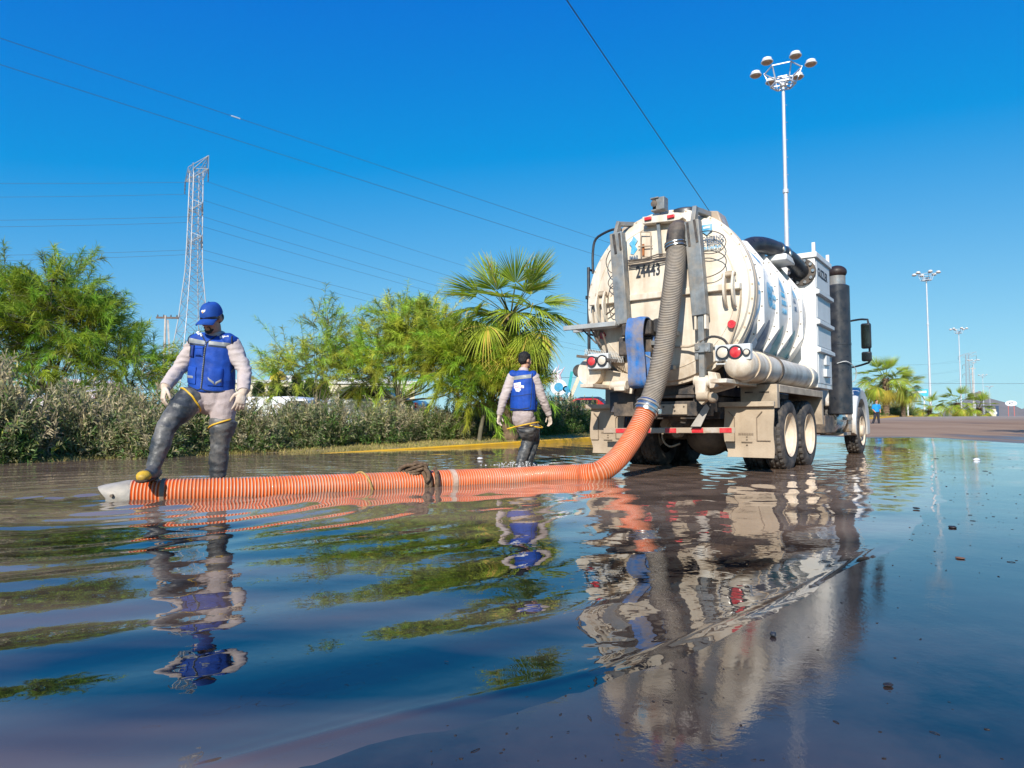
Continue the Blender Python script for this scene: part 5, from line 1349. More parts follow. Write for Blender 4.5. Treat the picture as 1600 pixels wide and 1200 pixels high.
def unit(v): return v / np.maximum(1e-9, np.linalg.norm(v, axis=-1, keepdims=True))
def leaf_quads(P, D, L, Wd, rng, droop=0.0):
    """lance leaves: base P, direction D, length L, width Wd -> kite shaped quads (folded points)"""
    n = len(P); r = unit(rng.normal(size=(n, 3))); S = unit(np.cross(D, r))
    m = P + D * (L * .45)[:, None]; t = P + D * L[:, None]; t[:, 2] -= droop * L
    V = np.stack([P, m + S * (Wd / 2)[:, None], t, m - S * (Wd / 2)[:, None]], 1).reshape(-1, 3)
    return V, np.arange(4 * n).reshape(n, 4)

def bush_mesh(seed, rx, ry, h, shoots, leaves, dusty, flowers=0):
    rng = np.random.default_rng(seed)
    # shoot tips spread through the outer half of an uneven dome
    a = rng.uniform(0, 2 * pi, shoots); u = rng.uniform(0, 1, shoots) ** .5; el = np.arcsin(rng.uniform(-.05, 1, shoots))
    lump = 1 + .25 * np.sin(a * 3 + seed) * np.cos(el * 2) + rng.normal(0, .16, shoots)
    rad = (.45 + .55 * rng.uniform(0, 1, shoots) ** .45) * lump
    T = np.stack([np.cos(a) * np.cos(el) * rx * rad, np.sin(a) * np.cos(el) * ry * rad, .12 * h + np.sin(el) * h * .86 * rad], 1)
    out = unit(np.stack([np.cos(a) * np.cos(el) * .8, np.sin(a) * np.cos(el) * .8, .55 + np.sin(el)], 1) + rng.normal(0, .25, (shoots, 3)))
    sl = rng.uniform(.22, .5, shoots)
    P = np.repeat(T, leaves, 0); O = np.repeat(out, leaves, 0); SL = np.repeat(sl, leaves)
    f = rng.uniform(0, 1, len(P)); P = P - O * (SL * f)[:, None]
    D = unit(O * (.55 + .5 * (1 - f))[:, None] + unit(rng.normal(size=P.shape)) * .85)
    L = rng.uniform(.065, .15, len(P)); Wd = L * rng.uniform(.15, .23, len(P))
    V, Q = leaf_quads(P, D, L, Wd, rng, .15)
    # dust lies on most leaves, upper ones most, and the green foot also paints in shade; young ones are clean and green
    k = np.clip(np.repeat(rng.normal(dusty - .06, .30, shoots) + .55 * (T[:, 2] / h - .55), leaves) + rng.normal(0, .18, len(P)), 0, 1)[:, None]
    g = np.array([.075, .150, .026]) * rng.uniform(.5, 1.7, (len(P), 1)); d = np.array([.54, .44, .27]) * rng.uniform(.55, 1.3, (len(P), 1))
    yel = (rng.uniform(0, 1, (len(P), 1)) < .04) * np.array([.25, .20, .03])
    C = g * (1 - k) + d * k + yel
    if flowers:
        i = rng.choice(len(P), flowers); C[i] = np.array([.55, .10, .14])
    me = np_mesh('foliage', V, Q, np.repeat(C, 4, 0)); me.materials.append(LEAF)
    mb = MB()
    for j in range(14):
        q = T[j * 7 % shoots]; mb.tube([(q[0] * .12, q[1] * .12, -.05), (q[0] * .5, q[1] * .5, q[2] * .5), tuple(q * .95)], .014, 5, rad=[.018, .012, .006])
    st_ = mb.mesh('stem', 60); st_.materials.append(STEM)
    return me, st_
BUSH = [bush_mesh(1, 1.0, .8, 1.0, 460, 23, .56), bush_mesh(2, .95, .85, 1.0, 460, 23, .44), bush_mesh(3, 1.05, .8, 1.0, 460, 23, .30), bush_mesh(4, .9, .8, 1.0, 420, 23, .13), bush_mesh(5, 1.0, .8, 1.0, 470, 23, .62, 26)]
def bush(v, loc, sc, rz, label, group, name='oleander_bush'):
    o = empty(name, label, 'bush', loc, rz, group); o.scale = sc
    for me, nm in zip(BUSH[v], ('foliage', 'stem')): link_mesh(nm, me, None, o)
    return o
rb_ = random.Random(5)
HG = 'oleander bushes in the median hedge'
LOOK = {0: 'tan dusty oleander bush', 1: 'half dusty oleander bush', 2: 'greyish green oleander bush', 3: 'bright green oleander bush', 4: 'dusty oleander bush with pink flowers'}
def where(s_): return next(w for k, w in ((-4.2, 'at the leftmost end of the hedge'), (-1.8, 'under the broad tree crown'), (.6, 'before the broad tree trunk'), (2.8, 'just left of the capped man'), (5.0, 'directly behind the capped man'), (7.0, 'by the capped man\'s left glove'), (9.0, 'below the white van and pickup'), (11.2, 'below the slender see-through tree'), (13.4, 'below the wide feathery tree'), (15.6, 'left of the wading man'), (18.0, 'behind the wading man'), (20.5, 'by the stone wall'), (23.5, 'just left of the truck mud flap'), (99, 'hidden behind the truck')) if s_ < k)
ROWW = ('mid row', 'back row', 'front row')
USED = set()
def label_for(v, row, ss, h):
    for q in ('', 'bushier ' if h > hedge_h(ss) else 'lower ', 'tallest ' if h > hedge_h(ss) * 1.03 else 'smaller '):
        l = q + LOOK[v] + ', ' + ROWW[row] + ', ' + where(ss)
        if l not in USED: break
    USED.add(l); return l
def hedge_h(s): return float(np.interp(s, [-8, 1, 4, 7, 10, 13, 16, 19, 23, 30], [2.5, 2.2, 1.8, 1.38, 1.14, 1.02, 1.05, 1.28, 1.5, 1.6]))
s = -7.0; i = 0
while s < 25.5:
    for row, (t, k) in enumerate(((14.15, 1.0), (15.3, 1.03), (13.55, .66))):
        ss = s + rb_.uniform(-.3, .3) + row * .45; tt_ = t + rb_.uniform(-.25, .25)
        if row == 2 and (i % 2 or ss > 10.5): continue
        if row == 1 and 13 < ss < 15.5: continue
        v = rb_.choice([0, 1, 1, 2, 2, 4] if ss < 5 else [0, 0, 1, 1, 2, 0])
        if row == 2: v = rb_.choice([2, 3, 2, 1])
        if ss > 18: v = rb_.choice([3, 3, 2])
        if ss > 5 and v == 4: v = 0
        h = hedge_h(ss) * k * rb_.uniform(.86, 1.08) * (.97 if row < 2 else 1)
        z = float(median_z(np.array([ss]), np.array([tt_]))[0]) - .03
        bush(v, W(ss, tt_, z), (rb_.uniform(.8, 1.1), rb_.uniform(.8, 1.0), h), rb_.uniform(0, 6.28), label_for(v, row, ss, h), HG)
    s += 1.22; i += 1
# a tall leggy shoot that stands out of the left hedge, before the tree
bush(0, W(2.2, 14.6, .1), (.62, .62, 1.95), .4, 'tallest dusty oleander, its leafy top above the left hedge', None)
for j, (s_, t_, h_, v_) in enumerate(((94, 14.5, 1.6, 3), (101, 13.0, 1.5, 3), (108, 14.0, 2.0, 2), (116, 13.2, 2.2, 3), (124, 14, 2.2, 2), (86, 15, 1.3, 2))):
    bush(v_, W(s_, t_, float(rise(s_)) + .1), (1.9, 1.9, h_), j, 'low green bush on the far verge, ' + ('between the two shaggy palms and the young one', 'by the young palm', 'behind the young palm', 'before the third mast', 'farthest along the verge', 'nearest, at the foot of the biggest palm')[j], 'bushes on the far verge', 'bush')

# fine-leaved trees: twigs like loose feathers
def wispy_tree(name, label, loc, blobs, seed, n_twig, fil, trunk_h, lean, green, long_shoots=0, tsize=.06, group=None):
    rng = np.random.default_rng(seed); root = empty(name, label, 'tree', loc, 0, group)
    w = np.array([b[2] * b[3] for b in blobs]); w = w / w.sum()
    bi = rng.choice(len(blobs), n_twig, p=w)
    c = np.array([[b[0], b[5] if len(b) > 5 else 0, b[1]] for b in blobs]); r = np.array([[b[2], b[4], b[3]] for b in blobs])
    d = unit(rng.normal(size=(n_twig, 3))); d[:, 2] = np.abs(d[:, 2]) * np.where(rng.uniform(size=n_twig) < .72, 1, -1)
    rr = rng.uniform(.15, 1, n_twig) ** .55
    B = c[bi] + d * r[bi] * rr[:, None]
    ax = unit(d * .8 + np.array([0, 0, .45]) + rng.normal(0, .35, (n_twig, 3)))
    tl = rng.uniform(.45, .95, n_twig)
    if long_shoots:
        k = rng.choice(n_twig, long_shoots, replace=False); tl[k] = rng.uniform(1.2, 1.9, long_shoots); ax[k] = unit(d[k] + np.array([0, 0, .55]))
    P = np.repeat(B, fil, 0); A = np.repeat(ax, fil, 0); T = np.repeat(tl, fil)
    f = rng.uniform(0, 1, len(P)); sag = .22 * f * f * T
    P = P + A * (T * f)[:, None]; P[:, 2] -= sag
    D = unit(A * .75 + unit(rng.normal(size=P.shape)) * .6 - np.array([0, 0, .18]))
    L = rng.uniform(.11, .30, len(P)); S = unit(np.cross(D, unit(rng.normal(size=P.shape)))) * (.0034 + .0028 * rng.uniform(size=(len(P), 1)))
    M_ = P + D * (L * .55)[:, None]; M_[:, 2] -= .05 * L; E_ = P + D * L[:, None]; E_[:, 2] -= .28 * L
    V = np.stack([P - S, P + S, M_ + S, M_ - S, E_ + S * .3, E_ - S * .3], 1).reshape(-1, 3)
    o = (np.arange(len(P)) * 6)[:, None]; Q = np.concatenate([o + np.array([0, 1, 2, 3]), o + np.array([3, 2, 4, 5])])
    C = np.array(green) * rng.uniform(.55, 1.55, (n_twig, 1)); C = np.repeat(C, fil, 0) * rng.uniform(.75, 1.3, (len(P), 1))
    C[:, 0] *= np.repeat(rng.uniform(.75, 1.35, n_twig), fil)
    cr = link_mesh('crown', np_mesh('crown', V, Q, np.repeat(C, 6, 0)), FEATHER, root)
    mb = MB()
    fork = [(lean[0] * q, lean[1] * q, trunk_h * q) for q in (0, .35, .7, 1)]
    mb.tube([(fork[0][0], fork[0][1], -.2)] + fork[1:], tsize, 8, rad=[tsize * 1.25, tsize * 1.1, tsize, tsize * .9])
    o_ = Vector(fork[-1]); limbs = []
    for b in blobs:
        for q in range(3):
            e = Vector((b[0] + rng.normal() * b[2] * .4, (b[5] if len(b) > 5 else 0) + rng.normal() * b[4] * .4, b[1] + rng.normal() * b[3] * .35))
            m = o_.lerp(e, .5) + Vector((0, 0, -.12 * (e - o_).length))
            pts, _ = spline([o_, o_.lerp(m, .6), m, m.lerp(e, .6), e], 9); limbs.append(pts)
            mb.tube(pts, .03, 6, rad=[tsize * .62 * (1 - .82 * k / 8) for k in range(9)])
    ends = np.array([list(p) for l in limbs for p in l[2:]])
    for k in range(n_twig):
        b_ = B[k]; e = ends[np.argmin(((ends - b_) ** 2).sum(1))]
        tip = b_ + ax[k] * tl[k] * .85 - np.array([0, 0, .16 * tl[k]])
        mb.tube([tuple(e), tuple((e + b_) / 2 + np.array([0, 0, -.05])), tuple(b_), tuple(tip)], .01, 3, False, rad=[.013, .010, .008, .003])
    mb.build('trunk', BARK, root, sm=60)
    return root
G1, G2 = (.25, .36, .032), (.40, .50, .065)
zt_ = .12
wispy_tree('feathery_tree', 'broad feathery green tree rising behind the dusty hedge at the man in the cap', (-11.6, 16.9, zt_),
           [(0.2, 2.7, 1.5, 1.25, 1.5), (-1.7, 2.5, 1.5, 1.2, 1.4), (.35, 3.75, .75, .75, .8), (-1.2, 3.6, .9, .75, .8), (1.6, 2.0, 1.0, .75, 1.0), (-3.2, 2.4, 1.2, 1.2, 1.2), (2.35, 1.6, .7, .7, .8), (.9, 2.9, .9, .7, .8)], 21, 980, 100, 1.3, (.1, 0), G1, 22)
wispy_tree('feathery_tree', 'slender see-through tree with thin bare forks before the white cars', (-6.3, 21.6, zt_),
           [(-.2, 2.2, 1.1, .8, .8), (.5, 2.8, .7, .9, .7), (-1.0, 2.0, .8, .6, .6), (.9, 2.0, .8, .7, .7), (.25, 3.6, .35, .6, .3)], 22, 230, 64, .9, (.15, 0), G2, 14, .035)
wispy_tree('feathery_tree', 'wide feathery tree with long shoots left of the fan palm', (-3.4, 21.8, zt_),
           [(-.6, 2.6, 1.3, 1.0, 1.0), (.6, 3.0, 1.2, 1.2, 1.0), (1.4, 2.3, 1.2, 1.0, 1.0), (-.1, 3.7, .9, .6, .7), (-1.3, 2.0, .9, .7, .9)], 23, 690, 98, 1.2, (-.25, 0), G2, 34)
wispy_tree('feathery_tree', 'low drooping feathery tree in front of the fan palm trunk', (-1.0, 20.4, zt_),
           [(-.1, 2.2, 1.2, .95, .9), (1.0, 2.1, .9, .9, .8), (-.9, 2.6, .8, .8, .7), (.3, 1.35, 1.2, .6, .8), (1.2, 1.5, .7, .6, .7)], 24, 570, 98, 1.0, (.2, .1), (.31, .42, .036), 8)

# fan palms
def frond_mesh(seed, pet, L, droop, spread, dead=0.0, cup=.25, tilt=.35):
    rng = np.random.default_rng(seed); V, Q, C = [], [], []
    def quad(a, b, c, d, col):
        k = len(V); V.extend([a, b, c, d]); Q.append((k, k + 1, k + 2, k + 3)); C.extend([col] * 4)
    green, yel = np.array([.34, .43, .045]), np.array([.60, .46, .10])
    # petiole: a three-sided tapering stalk, curving a little down
    pts = [np.array([pet * k / 6, 0, -.10 * pet * (k / 6) ** 2 * (1 + 2 * droop)]) for k in range(7)]
    for k in range(6):
        wa, wb = .030 - .0022 * k, .030 - .0022 * (k + 1)
        for (y0, z0), (y1, z1) in (((-1, 0), (1, 0)), ((1, 0), (0, -.8)), ((0, -.8), (-1, 0))):
            quad(pts[k] + np.array([0, y0 * wa, z0 * wa]), pts[k] + np.array([0, y1 * wa, z1 * wa]), pts[k + 1] + np.array([0, y1 * wb, z1 * wb]), pts[k + 1] + np.array([0, y0 * wb, z0 * wb]), np.array([.16, .17, .04]))
    hub = pts[-1]; n = 36; ct, st_ = cos(tilt), sin(tilt)
    for j in range(n):
        a = spread * (2 * j / (n - 1) - 1); da = spread / (n - 1)
        Lj = L * (1 - .30 * abs(a / spread) ** 2) * rng.uniform(.86, 1.08)
        col = (green * (1 - dead) + yel * dead) * rng.uniform(.7, 1.35)
        if rng.uniform() < .08: col = yel * 1.1
        tw, bend = rng.normal(0, .05), rng.uniform(.7, 1.5)
        def P(r, side, lift):
            """r along the segment, side = sideways metres, lift = pleat height"""
            x, y = cos(a) * r - sin(a) * side, sin(a) * r + cos(a) * side
            z = cup * abs(y) * .55 + lift - droop * bend * max(0, r / L - .25) ** 1.8 * L * (.75 + .5 * abs(a / spread)) + tw * r
            return hub + np.array([x * ct + z * st_, y, z * ct - x * st_])
        rs_ = (.04, .25, .46, .62, .80, 1.0)
        hw_ = [da * r * L * (1.0 if r <= .46 else 1.0) for r in rs_]
        w0 = da * .46 * L
        hw_[3], hw_[4], hw_[5] = w0 * .80, w0 * .46, .002
        for k in range(5):
            r0, r1 = rs_[k] * Lj, rs_[k + 1] * Lj; u0, u1 = hw_[k], hw_[k + 1]
            for sd in (-1, 1):
                c2 = col * (1.25 if k == 4 else 1.0) * (1.08 if sd > 0 else .94) + (np.array([.08, .06, .01]) if k == 4 and rng.uniform() < .5 else 0)  # pleat halves tinted lighter and darker, shading painted into the leaf colour
                quad(P(r0, 0, -u0 * .55), P(r0, sd * u0, u0 * .45), P(r1, sd * u1, u1 * .45), P(r1, 0, -u1 * .55), c2)
        if rng.uniform() < .3:            # hanging thread
            e = P(Lj * .62, da * .5 * L, 0); quad(e, e + np.array([.004, 0, 0]), e + np.array([.05, .01, -.2]), e + np.array([.046, .01, -.2]), np.array([.45, .38, .24]))
    me = np_mesh('frond', np.array(V), np.array(Q), np.array(C)); me.materials.append(FRONDM); return me
FR = [frond_mesh(1, .95, 1.25, .12, 1.15, tilt=.10), frond_mesh(5, 1.0, 1.25, .22, 1.3, tilt=.45), frond_mesh(2, 1.05, 1.25, .45, 1.45, tilt=.6), frond_mesh(3, 1.1, 1.2, .85, 1.45, .12, tilt=.6), frond_mesh(4, 1.0, 1.15, 1.0, 1.3, .8, tilt=.4)]
TRK = mat('palm_trunk', (.17, .115, .07), .95, var=.35, scale=9, bump=.5, bscale=30)
trm = MB()
for k in range(16):
    z = -.2 + k * .075 * 3.2; trm.lathe([(.21, z), (.25, z + .10), (.20, z + .235)], (0, 0, 0), 'Z', 14)
stub = MB()
for k in range(60):
    a = k * 2.4; z = 1.6 + k * .034; stub.bar((cos(a) * .18, sin(a) * .18, z), (cos(a) * .42, sin(a) * .42, z + .22), .08, .025)
for z in range(0): pass
TRM = trm.mesh('trunk', 60); TRM.materials.append(TRK); STB = stub.mesh('leaf_base', None); STB.materials.append(TRK)
def palm(label, loc, hub_h, sc, seed, n=30, group=None, face=None):
    root = empty('fan_palm', label, 'palm tree', loc, 0, group); r = random.Random(seed)
    t_ = link_mesh('trunk', TRM, None, root); t_.scale = (sc, sc, hub_h / 3.55); link_mesh('leaf_bases', STB, None, root).scale = (sc, sc, hub_h / 3.65)
    for k in range(n):
        f = k / (n - 1); az = k * 2.39996 + r.uniform(-.3, .3)
        el = 1.35 - 2.35 * f ** .85 + r.uniform(-.12, .12)
        v = 0 if el > .85 else (1 if el > .40 else (2 if el > -.10 else (3 if el > -.62 else 4)))
        o = link_mesh('frond', FR[v], None, root)
        o.location = (cos(az) * .12 * sc, sin(az) * .12 * sc, hub_h + .15 * sc * sin(el))
        o.rotation_euler = (r.uniform(-.5, .5), -el, az)
        o.scale = (sc * r.uniform(.88, 1.06),) * 3
    return root
palm('tall fan palm standing between the feathery trees and the truck', (-.05, 20.6, .1), 3.75, 1.03, 4, 46)
palm('biggest shaggy fan palm on the verge beyond the truck cab', (46.0, 84.0, 1.25), 4.7, 1.62, 7, 34)
palm('second shaggy fan palm, just right of the biggest one on the verge', (49.8, 87.0, 1.3), 3.9, 1.25, 8, 30)
palm('young fan palm with a short trunk under the cyan billboard', (55.0, 90.0, 1.35), 1.3, 1.0, 9, 22)
palm('small fan palm farther along the verge by the second light mast', (73.0, 112.0, 1.45), 2.4, 1.5, 10, 24)
palm('short fan palm crowded against the foot of the third light mast', (80.0, 117.0, 1.45), 1.7, 1.5, 11, 22)

# grass along the kerb
rng = np.random.default_rng(9); n = 26000
s_ = rng.uniform(3.0, 26, n); t_ = 11.96 + rng.beta(1.1, 1.7, n) * 2.0
t_ = np.where(s_ < 9, np.maximum(t_, 13.25 + rng.uniform(-.25, .5, n)), t_)
zz_ = median_z(s_, t_); keep = (zz_ > -.03) & (vnoise(s_, t_, 1.1, 33) + rng.uniform(-.3, .3, n) > -.12)
s_, t_, zz_ = s_[keep], t_[keep], zz_[keep]; n = len(s_)
P = np.stack([s_ * UX - t_ * UY, s_ * UY + t_ * UX, zz_ - .02], 1)
D = unit(rng.normal(0, .45, (n, 3)) + np.array([0, 0, 1.0])); L = rng.uniform(.05, .17, n)
V, Q = leaf_quads(P, D, L, np.full(n, .012), rng, .2)
k = np.clip(rng.normal(.6, .3, (n, 1)), 0, 1)
link_mesh('grass', np_mesh('grass', V, Q, np.repeat(np.array([.16, .20, .04]) * (1 - k) + np.array([.56, .43, .15]) * k, 4, 0)), BLADE, kind='stuff')
n = 9000
s_ = rng.uniform(70, 135, n); t_ = rng.uniform(11.95, 17, n); zz_ = median_z(s_, t_)
P = np.stack([s_ * UX - t_ * UY, s_ * UY + t_ * UX, zz_ - .02], 1)
V, Q = leaf_quads(P, unit(rng.normal(0, .4, (n, 3)) + np.array([0, 0, 1.0])), rng.uniform(.1, .4, n), np.full(n, .05), rng, .2)
k = np.clip(rng.normal(.75, .25, (n, 1)), 0, 1)
link_mesh('grass', np_mesh('grass', V, Q, np.repeat(np.array([.12, .13, .04]) * (1 - k) + np.array([.46, .33, .12]) * k, 4, 0)), BLADE, kind='stuff')
# ------------------------------------------------------------------ masts, towers, wires
GALM = mat('galvanised_mast', (.62, .63, .64), .4, .3, var=.08, scale=2)
LAMPW = mat('lamp_housing', (.70, .69, .67), .45, var=.1, scale=8)
LAMPG = mat('lamp_glass', (.42, .28, .20), .25, var=.15, scale=8)
def mast_meshes():
    H = 23.0; out = {}
    pole = MB().lathe([(.20, -1.5), (.19, 4), (.135, 14), (.10, H)], (0, 0, 0), 'Z', 20)
    for k in range(14): pole.bar((.1, 0, 6 + k * 1.2), (.28, 0, 6.0 + k * 1.2), .02, .02)
    for z in (8.0, 15.5): pole.lathe([(.16, z), (.185, z + .02), (.185, z + .25), (.16, z + .27)], (0, 0, 0), 'Z', 20)
    out['pole'] = (pole.mesh('pole', 40), GALM)
    f = MB()
    def ringpts(r, z, n=6, ph=.25): return [Vector((cos(2 * pi * k / n + ph) * r, sin(2 * pi * k / n + ph) * r, z)) for k in range(n)]
    up, lo = ringpts(1.18, H + .95), ringpts(.80, H - .05)
    for k in range(6):
        f.bar(up[k], up[(k + 1) % 6], .06, .06); f.bar(lo[k], lo[(k + 1) % 6], .09, .09); f.bar(lo[k], up[k], .06, .06); f.bar(Vector((0, 0, H - .05)), lo[k], .07, .07)
    mid = ringpts(.55, H + .35)
    for k in range(6): f.bar(mid[k], mid[(k + 1) % 6], .06, .06)
    f.bar((-.5, 0, H + .4), (.5, 0, H + .4), .07, .07).box((.15, 0, H + .2), (.35, .3, .35)).lathe([(.12, H - .2), (.22, H - .15), (.22, H), (.1, H + .1)], (0, 0, 0), 'Z', 14)
    for k in range(6):
        d = up[k].normalized(); d.z = 0; f.bar(up[k], up[k] + d * .45 + Vector((0, 0, .06)), .06, .06)
    out['lamp_frame'] = (f.mesh('lamp_frame', None), GALM)
    L_ = MB().lathe([(.02, .30), (.20, .29), (.29, .25), (.31, .17), (.31, .12), (.24, .11), (.24, .06), (.38, .05), (.39, .0), (.35, -.03)], (0, 0, 0), 'Z', 24)
    out['lamp'] = (L_.mesh('lamp', 35), LAMPW)
    G_ = MB().lathe([(.34, -.02), (.28, -.10), (.15, -.14), (.02, -.15)], (0, 0, 0), 'Z', 24)
    out['lamp_glass'] = (G_.mesh('lamp_glass', 50), LAMPG)
    return out, [(cos(2 * pi * k / 6 + .25) * 1.74, sin(2 * pi * k / 6 + .25) * 1.74, H + 1.0) for k in range(6)]
MM, LPOS = mast_meshes()
for m_ in MM.values(): m_[0].materials.append(m_[1])
mast = empty('light_mast', 'tallest and nearest light mast, rising right behind the truck tank', 'light mast', (18.35, 45.0, .5), .35, 'light masts along the median')
link_mesh('pole', MM['pole'][0], None, mast); link_mesh('lamp_frame', MM['lamp_frame'][0], None, mast)
for p in LPOS:
    l = link_mesh('lamp', MM['lamp'][0], None, mast); l.location = p; link_mesh('lamp_glass', MM['lamp_glass'][0], None, l)
for (px, Z), w in zip(((1454, 112), (1502, 175), (1523.5, 256), (1537, 328), (1547, 418)), ('second tallest light mast, beside the cyan billboard', 'third light mast, rising from the small verge palms', 'fourth light mast along the median, in front of the far lattice tower', 'fifth light mast along the median, thin and far away', 'smallest and farthest light mast of the row')):
    m_ = clone(mast, ((px - 800) / 1067 * Z, Z, float(rise(ST((px - 800) / 1067 * Z, Z)[0])) * .9 - .1), RNG.random(), w)

TWM = mat('tower_steel', (.36, .38, .40), .55, .2, var=.1, scale=.5)
GLS = mat('insulator', (.12, .10, .09), .3)
def lattice_tower(label, loc, rz, sc=1.0):
    root = empty('lattice_tower', label, 'power pylon', loc, rz); root.scale = (sc,) * 3
    def hw(z): return float(np.interp(z, [0, 10, 17, 25, 30, 43], [3.6, 2.45, 1.62, 1.0, .88, .74]))
    lv = [0, 4.5, 8.5, 12, 15, 17.5, 19.8, 21.8, 23.5, 25, 26.4, 27.8, 29.2, 30.6, 32, 33.4, 34.8, 36.2, 37.6, 39, 40.3, 41.5]
    for sx in (-1, 1):
        for sy in (-1, 1):
            mb = MB()
            for a, b in ((-1, 10), (10, 17), (17, 25), (25, 30), (30, 41.5)): mb.bar((sx * hw(a), sy * hw(a), a), (sx * hw(b), sy * hw(b), b), .12, .12)
            mb.build('leg', TWM, root, sm=None)
    br = MB()
    for a, b in zip(lv[:-1], lv[1:]):
        for k in range(4):
            c = [(1, 1), (-1, 1), (-1, -1), (1, -1)]; p, q = c[k], c[(k + 1) % 4]
            A0, A1 = Vector((p[0] * hw(a), p[1] * hw(a), a)), Vector((q[0] * hw(a), q[1] * hw(a), a)); B0, B1 = Vector((p[0] * hw(b), p[1] * hw(b), b)), Vector((q[0] * hw(b), q[1] * hw(b), b))
            br.bar(A0, B1, .055, .055); br.bar(A1, B0, .055, .055); br.bar(B0, B1, .05, .05)
    br.build('bracing', TWM, root, sm=None, kind='stuff')
    tips = []
    for z, L_ in ((30.0, 2.5), (35.4, 2.5), (40.6, 4.4)):
        for sx in (-1, 1):
            mb = MB(); w = hw(z); tip = Vector((sx * L_, 0, z + .25))
            for sy in (-1, 1):
                mb.bar((sx * w, sy * w, z - .5), tip, .09, .09); mb.bar((sx * w, sy * w, z + 1.0), tip, .09, .09)
                for f in (.33, .66): mb.bar(Vector((sx * w, sy * w, z - .5)).lerp(tip, f), Vector((sx * w, sy * w, z + 1.0)).lerp(tip, f), .06, .06)
            for f in (.0, .33, .66): mb.bar(Vector((sx * w, -w, z - .5)).lerp(tip, f), Vector((sx * w, w, z - .5)).lerp(tip, f), .06, .06)
            mb.build('cross_arm', TWM, root, sm=None)
            ins = MB().lathe([(.05, z + .2), (.11, z), (.06, z - .2), (.12, z - .5), (.06, z - .8), (.12, z - 1.1), (.06, z - 1.4), (.10, z - 1.7), (.04, z - 1.9)], (sx * L_, 0, 0), 'Z', 8)
            ins.build('insulator', GLS, root)
            tips.append((sx * L_, z - 1.9))
    pk = MB()
    for sy in (-.95, .95):
        pk.bar((.95, sy, 41.4), (4.4, 0, 43.0), .10, .10); pk.bar((-.95, sy, 42.2), (4.4, 0, 43.0), .09, .09); pk.bar((-.95, sy, 42.2), (-4.4, 0, 40.9), .09, .09)
        pk.bar((-.95, sy, 41.2), (-.95, sy, 42.2), .09, .09); pk.bar((.95, sy, 41.2), (.95, sy, 42.5), .09, .09); pk.bar((-.95, sy, 41.2), (.95, sy, 42.5), .07, .07)
    for f in (.25, .5, .75): pk.bar((.95 + 3.45 * f, -.95 * (1 - f), 41.4 + 1.6 * f), (.95 + 3.45 * f, .95 * (1 - f), 41.4 + 1.6 * f), .06, .06)
    pk.bar((4.4, 0, 43.0), (4.4, 0, 40.85), .08, .08); pk.build('earth_peak', TWM, root, sm=None)
    return root, tips
TA = radians(-42)
TLOC = Vector((-51.8, 110.0, 0.3))
tw, tips = lattice_tower('steel lattice power pylon rising behind the man in the cap', TLOC, TA)
FLOC = Vector((279, 417, -2.0))
lattice_tower('far lattice power pylon standing among the row of light masts', FLOC, radians(-42), 1.06)
WIRE = mat('dark_wire', (.09, .10, .12), .5, .2)
def wire(label, a, b, sag, r, grp=None, n=60, name='power_line'):
    a, b = Vector(a), Vector(b); o = empty(name, label, 'power line', a, 0, grp)
    pts = [a.lerp(b, k / n) - Vector((0, 0, 4 * sag * (k / n) * (1 - k / n))) - a for k in range(n + 1)]
    MB().tube(pts, r, 5).build('cable', WIRE, o, sm=60); return o, pts
names = ['lowest', 'lowest', 'middle', 'middle', 'topmost', 'topmost']
RA = Matrix.Rotation(TA, 3, 'Z'); RF = Matrix.Rotation(radians(-42), 3, 'Z')
for k, (x, z) in enumerate(tips):
    p = TLOC + RA @ Vector((x, 0, z)); side = 'nearer' if x > 0 else 'farther'
    q = FLOC + (RF @ Vector((x, 0, z))) * 1.06
    wire('%s wire on the %s arms, spanning from the pylon to the far pylon' % (names[k], side), p, q, 13.0, .022, 'wires beyond the pylon')
    q2 = TLOC + Vector((-230, -52, 0)) + Matrix.Rotation(radians(-80), 3, 'Z') @ Vector((x, 0, z))
    wire('%s wire on the %s arms, running from the pylon out of the left edge' % (names[k], side), p, q2, 6.0, .022, 'wires before the pylon')
PEND = Vector((24.4, 60.0, 11.4))
up = empty('utility_pole', 'grey utility pole hidden from us by the tank truck, carrying three wires', 'utility pole', (PEND.x, PEND.y, .5), radians(-40))
MB().lathe([(.17, -1), (.15, 4), (.10, 11.2)], (0, 0, 0), 'Z', 14).build('pole', mat('concrete_pole', (.45, .43, .40), .9, var=.15, scale=3), up)
MB().box((.4, 0, 10.4), (1.6, .12, .12)).build('cross_arm', STEEL, up); MB().box((-.2, 0, 9.4), (2.0, .12, .12)).build('cross_arm', STEEL, up)
def far(a, b, k): a, b = Vector(a), Vector(b); return a + (b - a) * k
o, pts = wire('upper of two long wires crossing the sky from the left, with a white sleeve', far((-14.15, 18.3, 11.28), (4.51, 38, 11.15), -.7), (25.35, 60.0, 10.92), .0, .008)
i_ = min(range(len(pts)), key=lambda i: abs((pts[i] + o.location).x / (pts[i] + o.location).y * 1067 + 455) if (pts[i] + o.location).y > 1 else 1e9)
MB().tube([pts[i_], pts[i_].lerp(pts[i_ + 1], .25)], .022, 8).build('sleeve', WHITEP, o)
wire('lower of two long wires crossing the sky from the left', far((-14.11, 18.3, 10.52), (4.15, 38, 10.3), -.7), (24.55, 60.0, 9.99), .0, .008)
wire('lone dark wire slanting down from the top edge to the truck', far((1.24, 15, 10.24), (8.66, 29.8, 10.15), -1.6), (23.5, 59.4, 9.97), .0, .014)
wire('thin cable hanging low across the road beyond the light masts', (44, 90, 6.0), (150, 105, 9.5), 1.2, .022)
wire('thin low cable beyond the second man and the fan palm', (-14, 46, 4.2), (15, 50, 4.0), .25, .014)
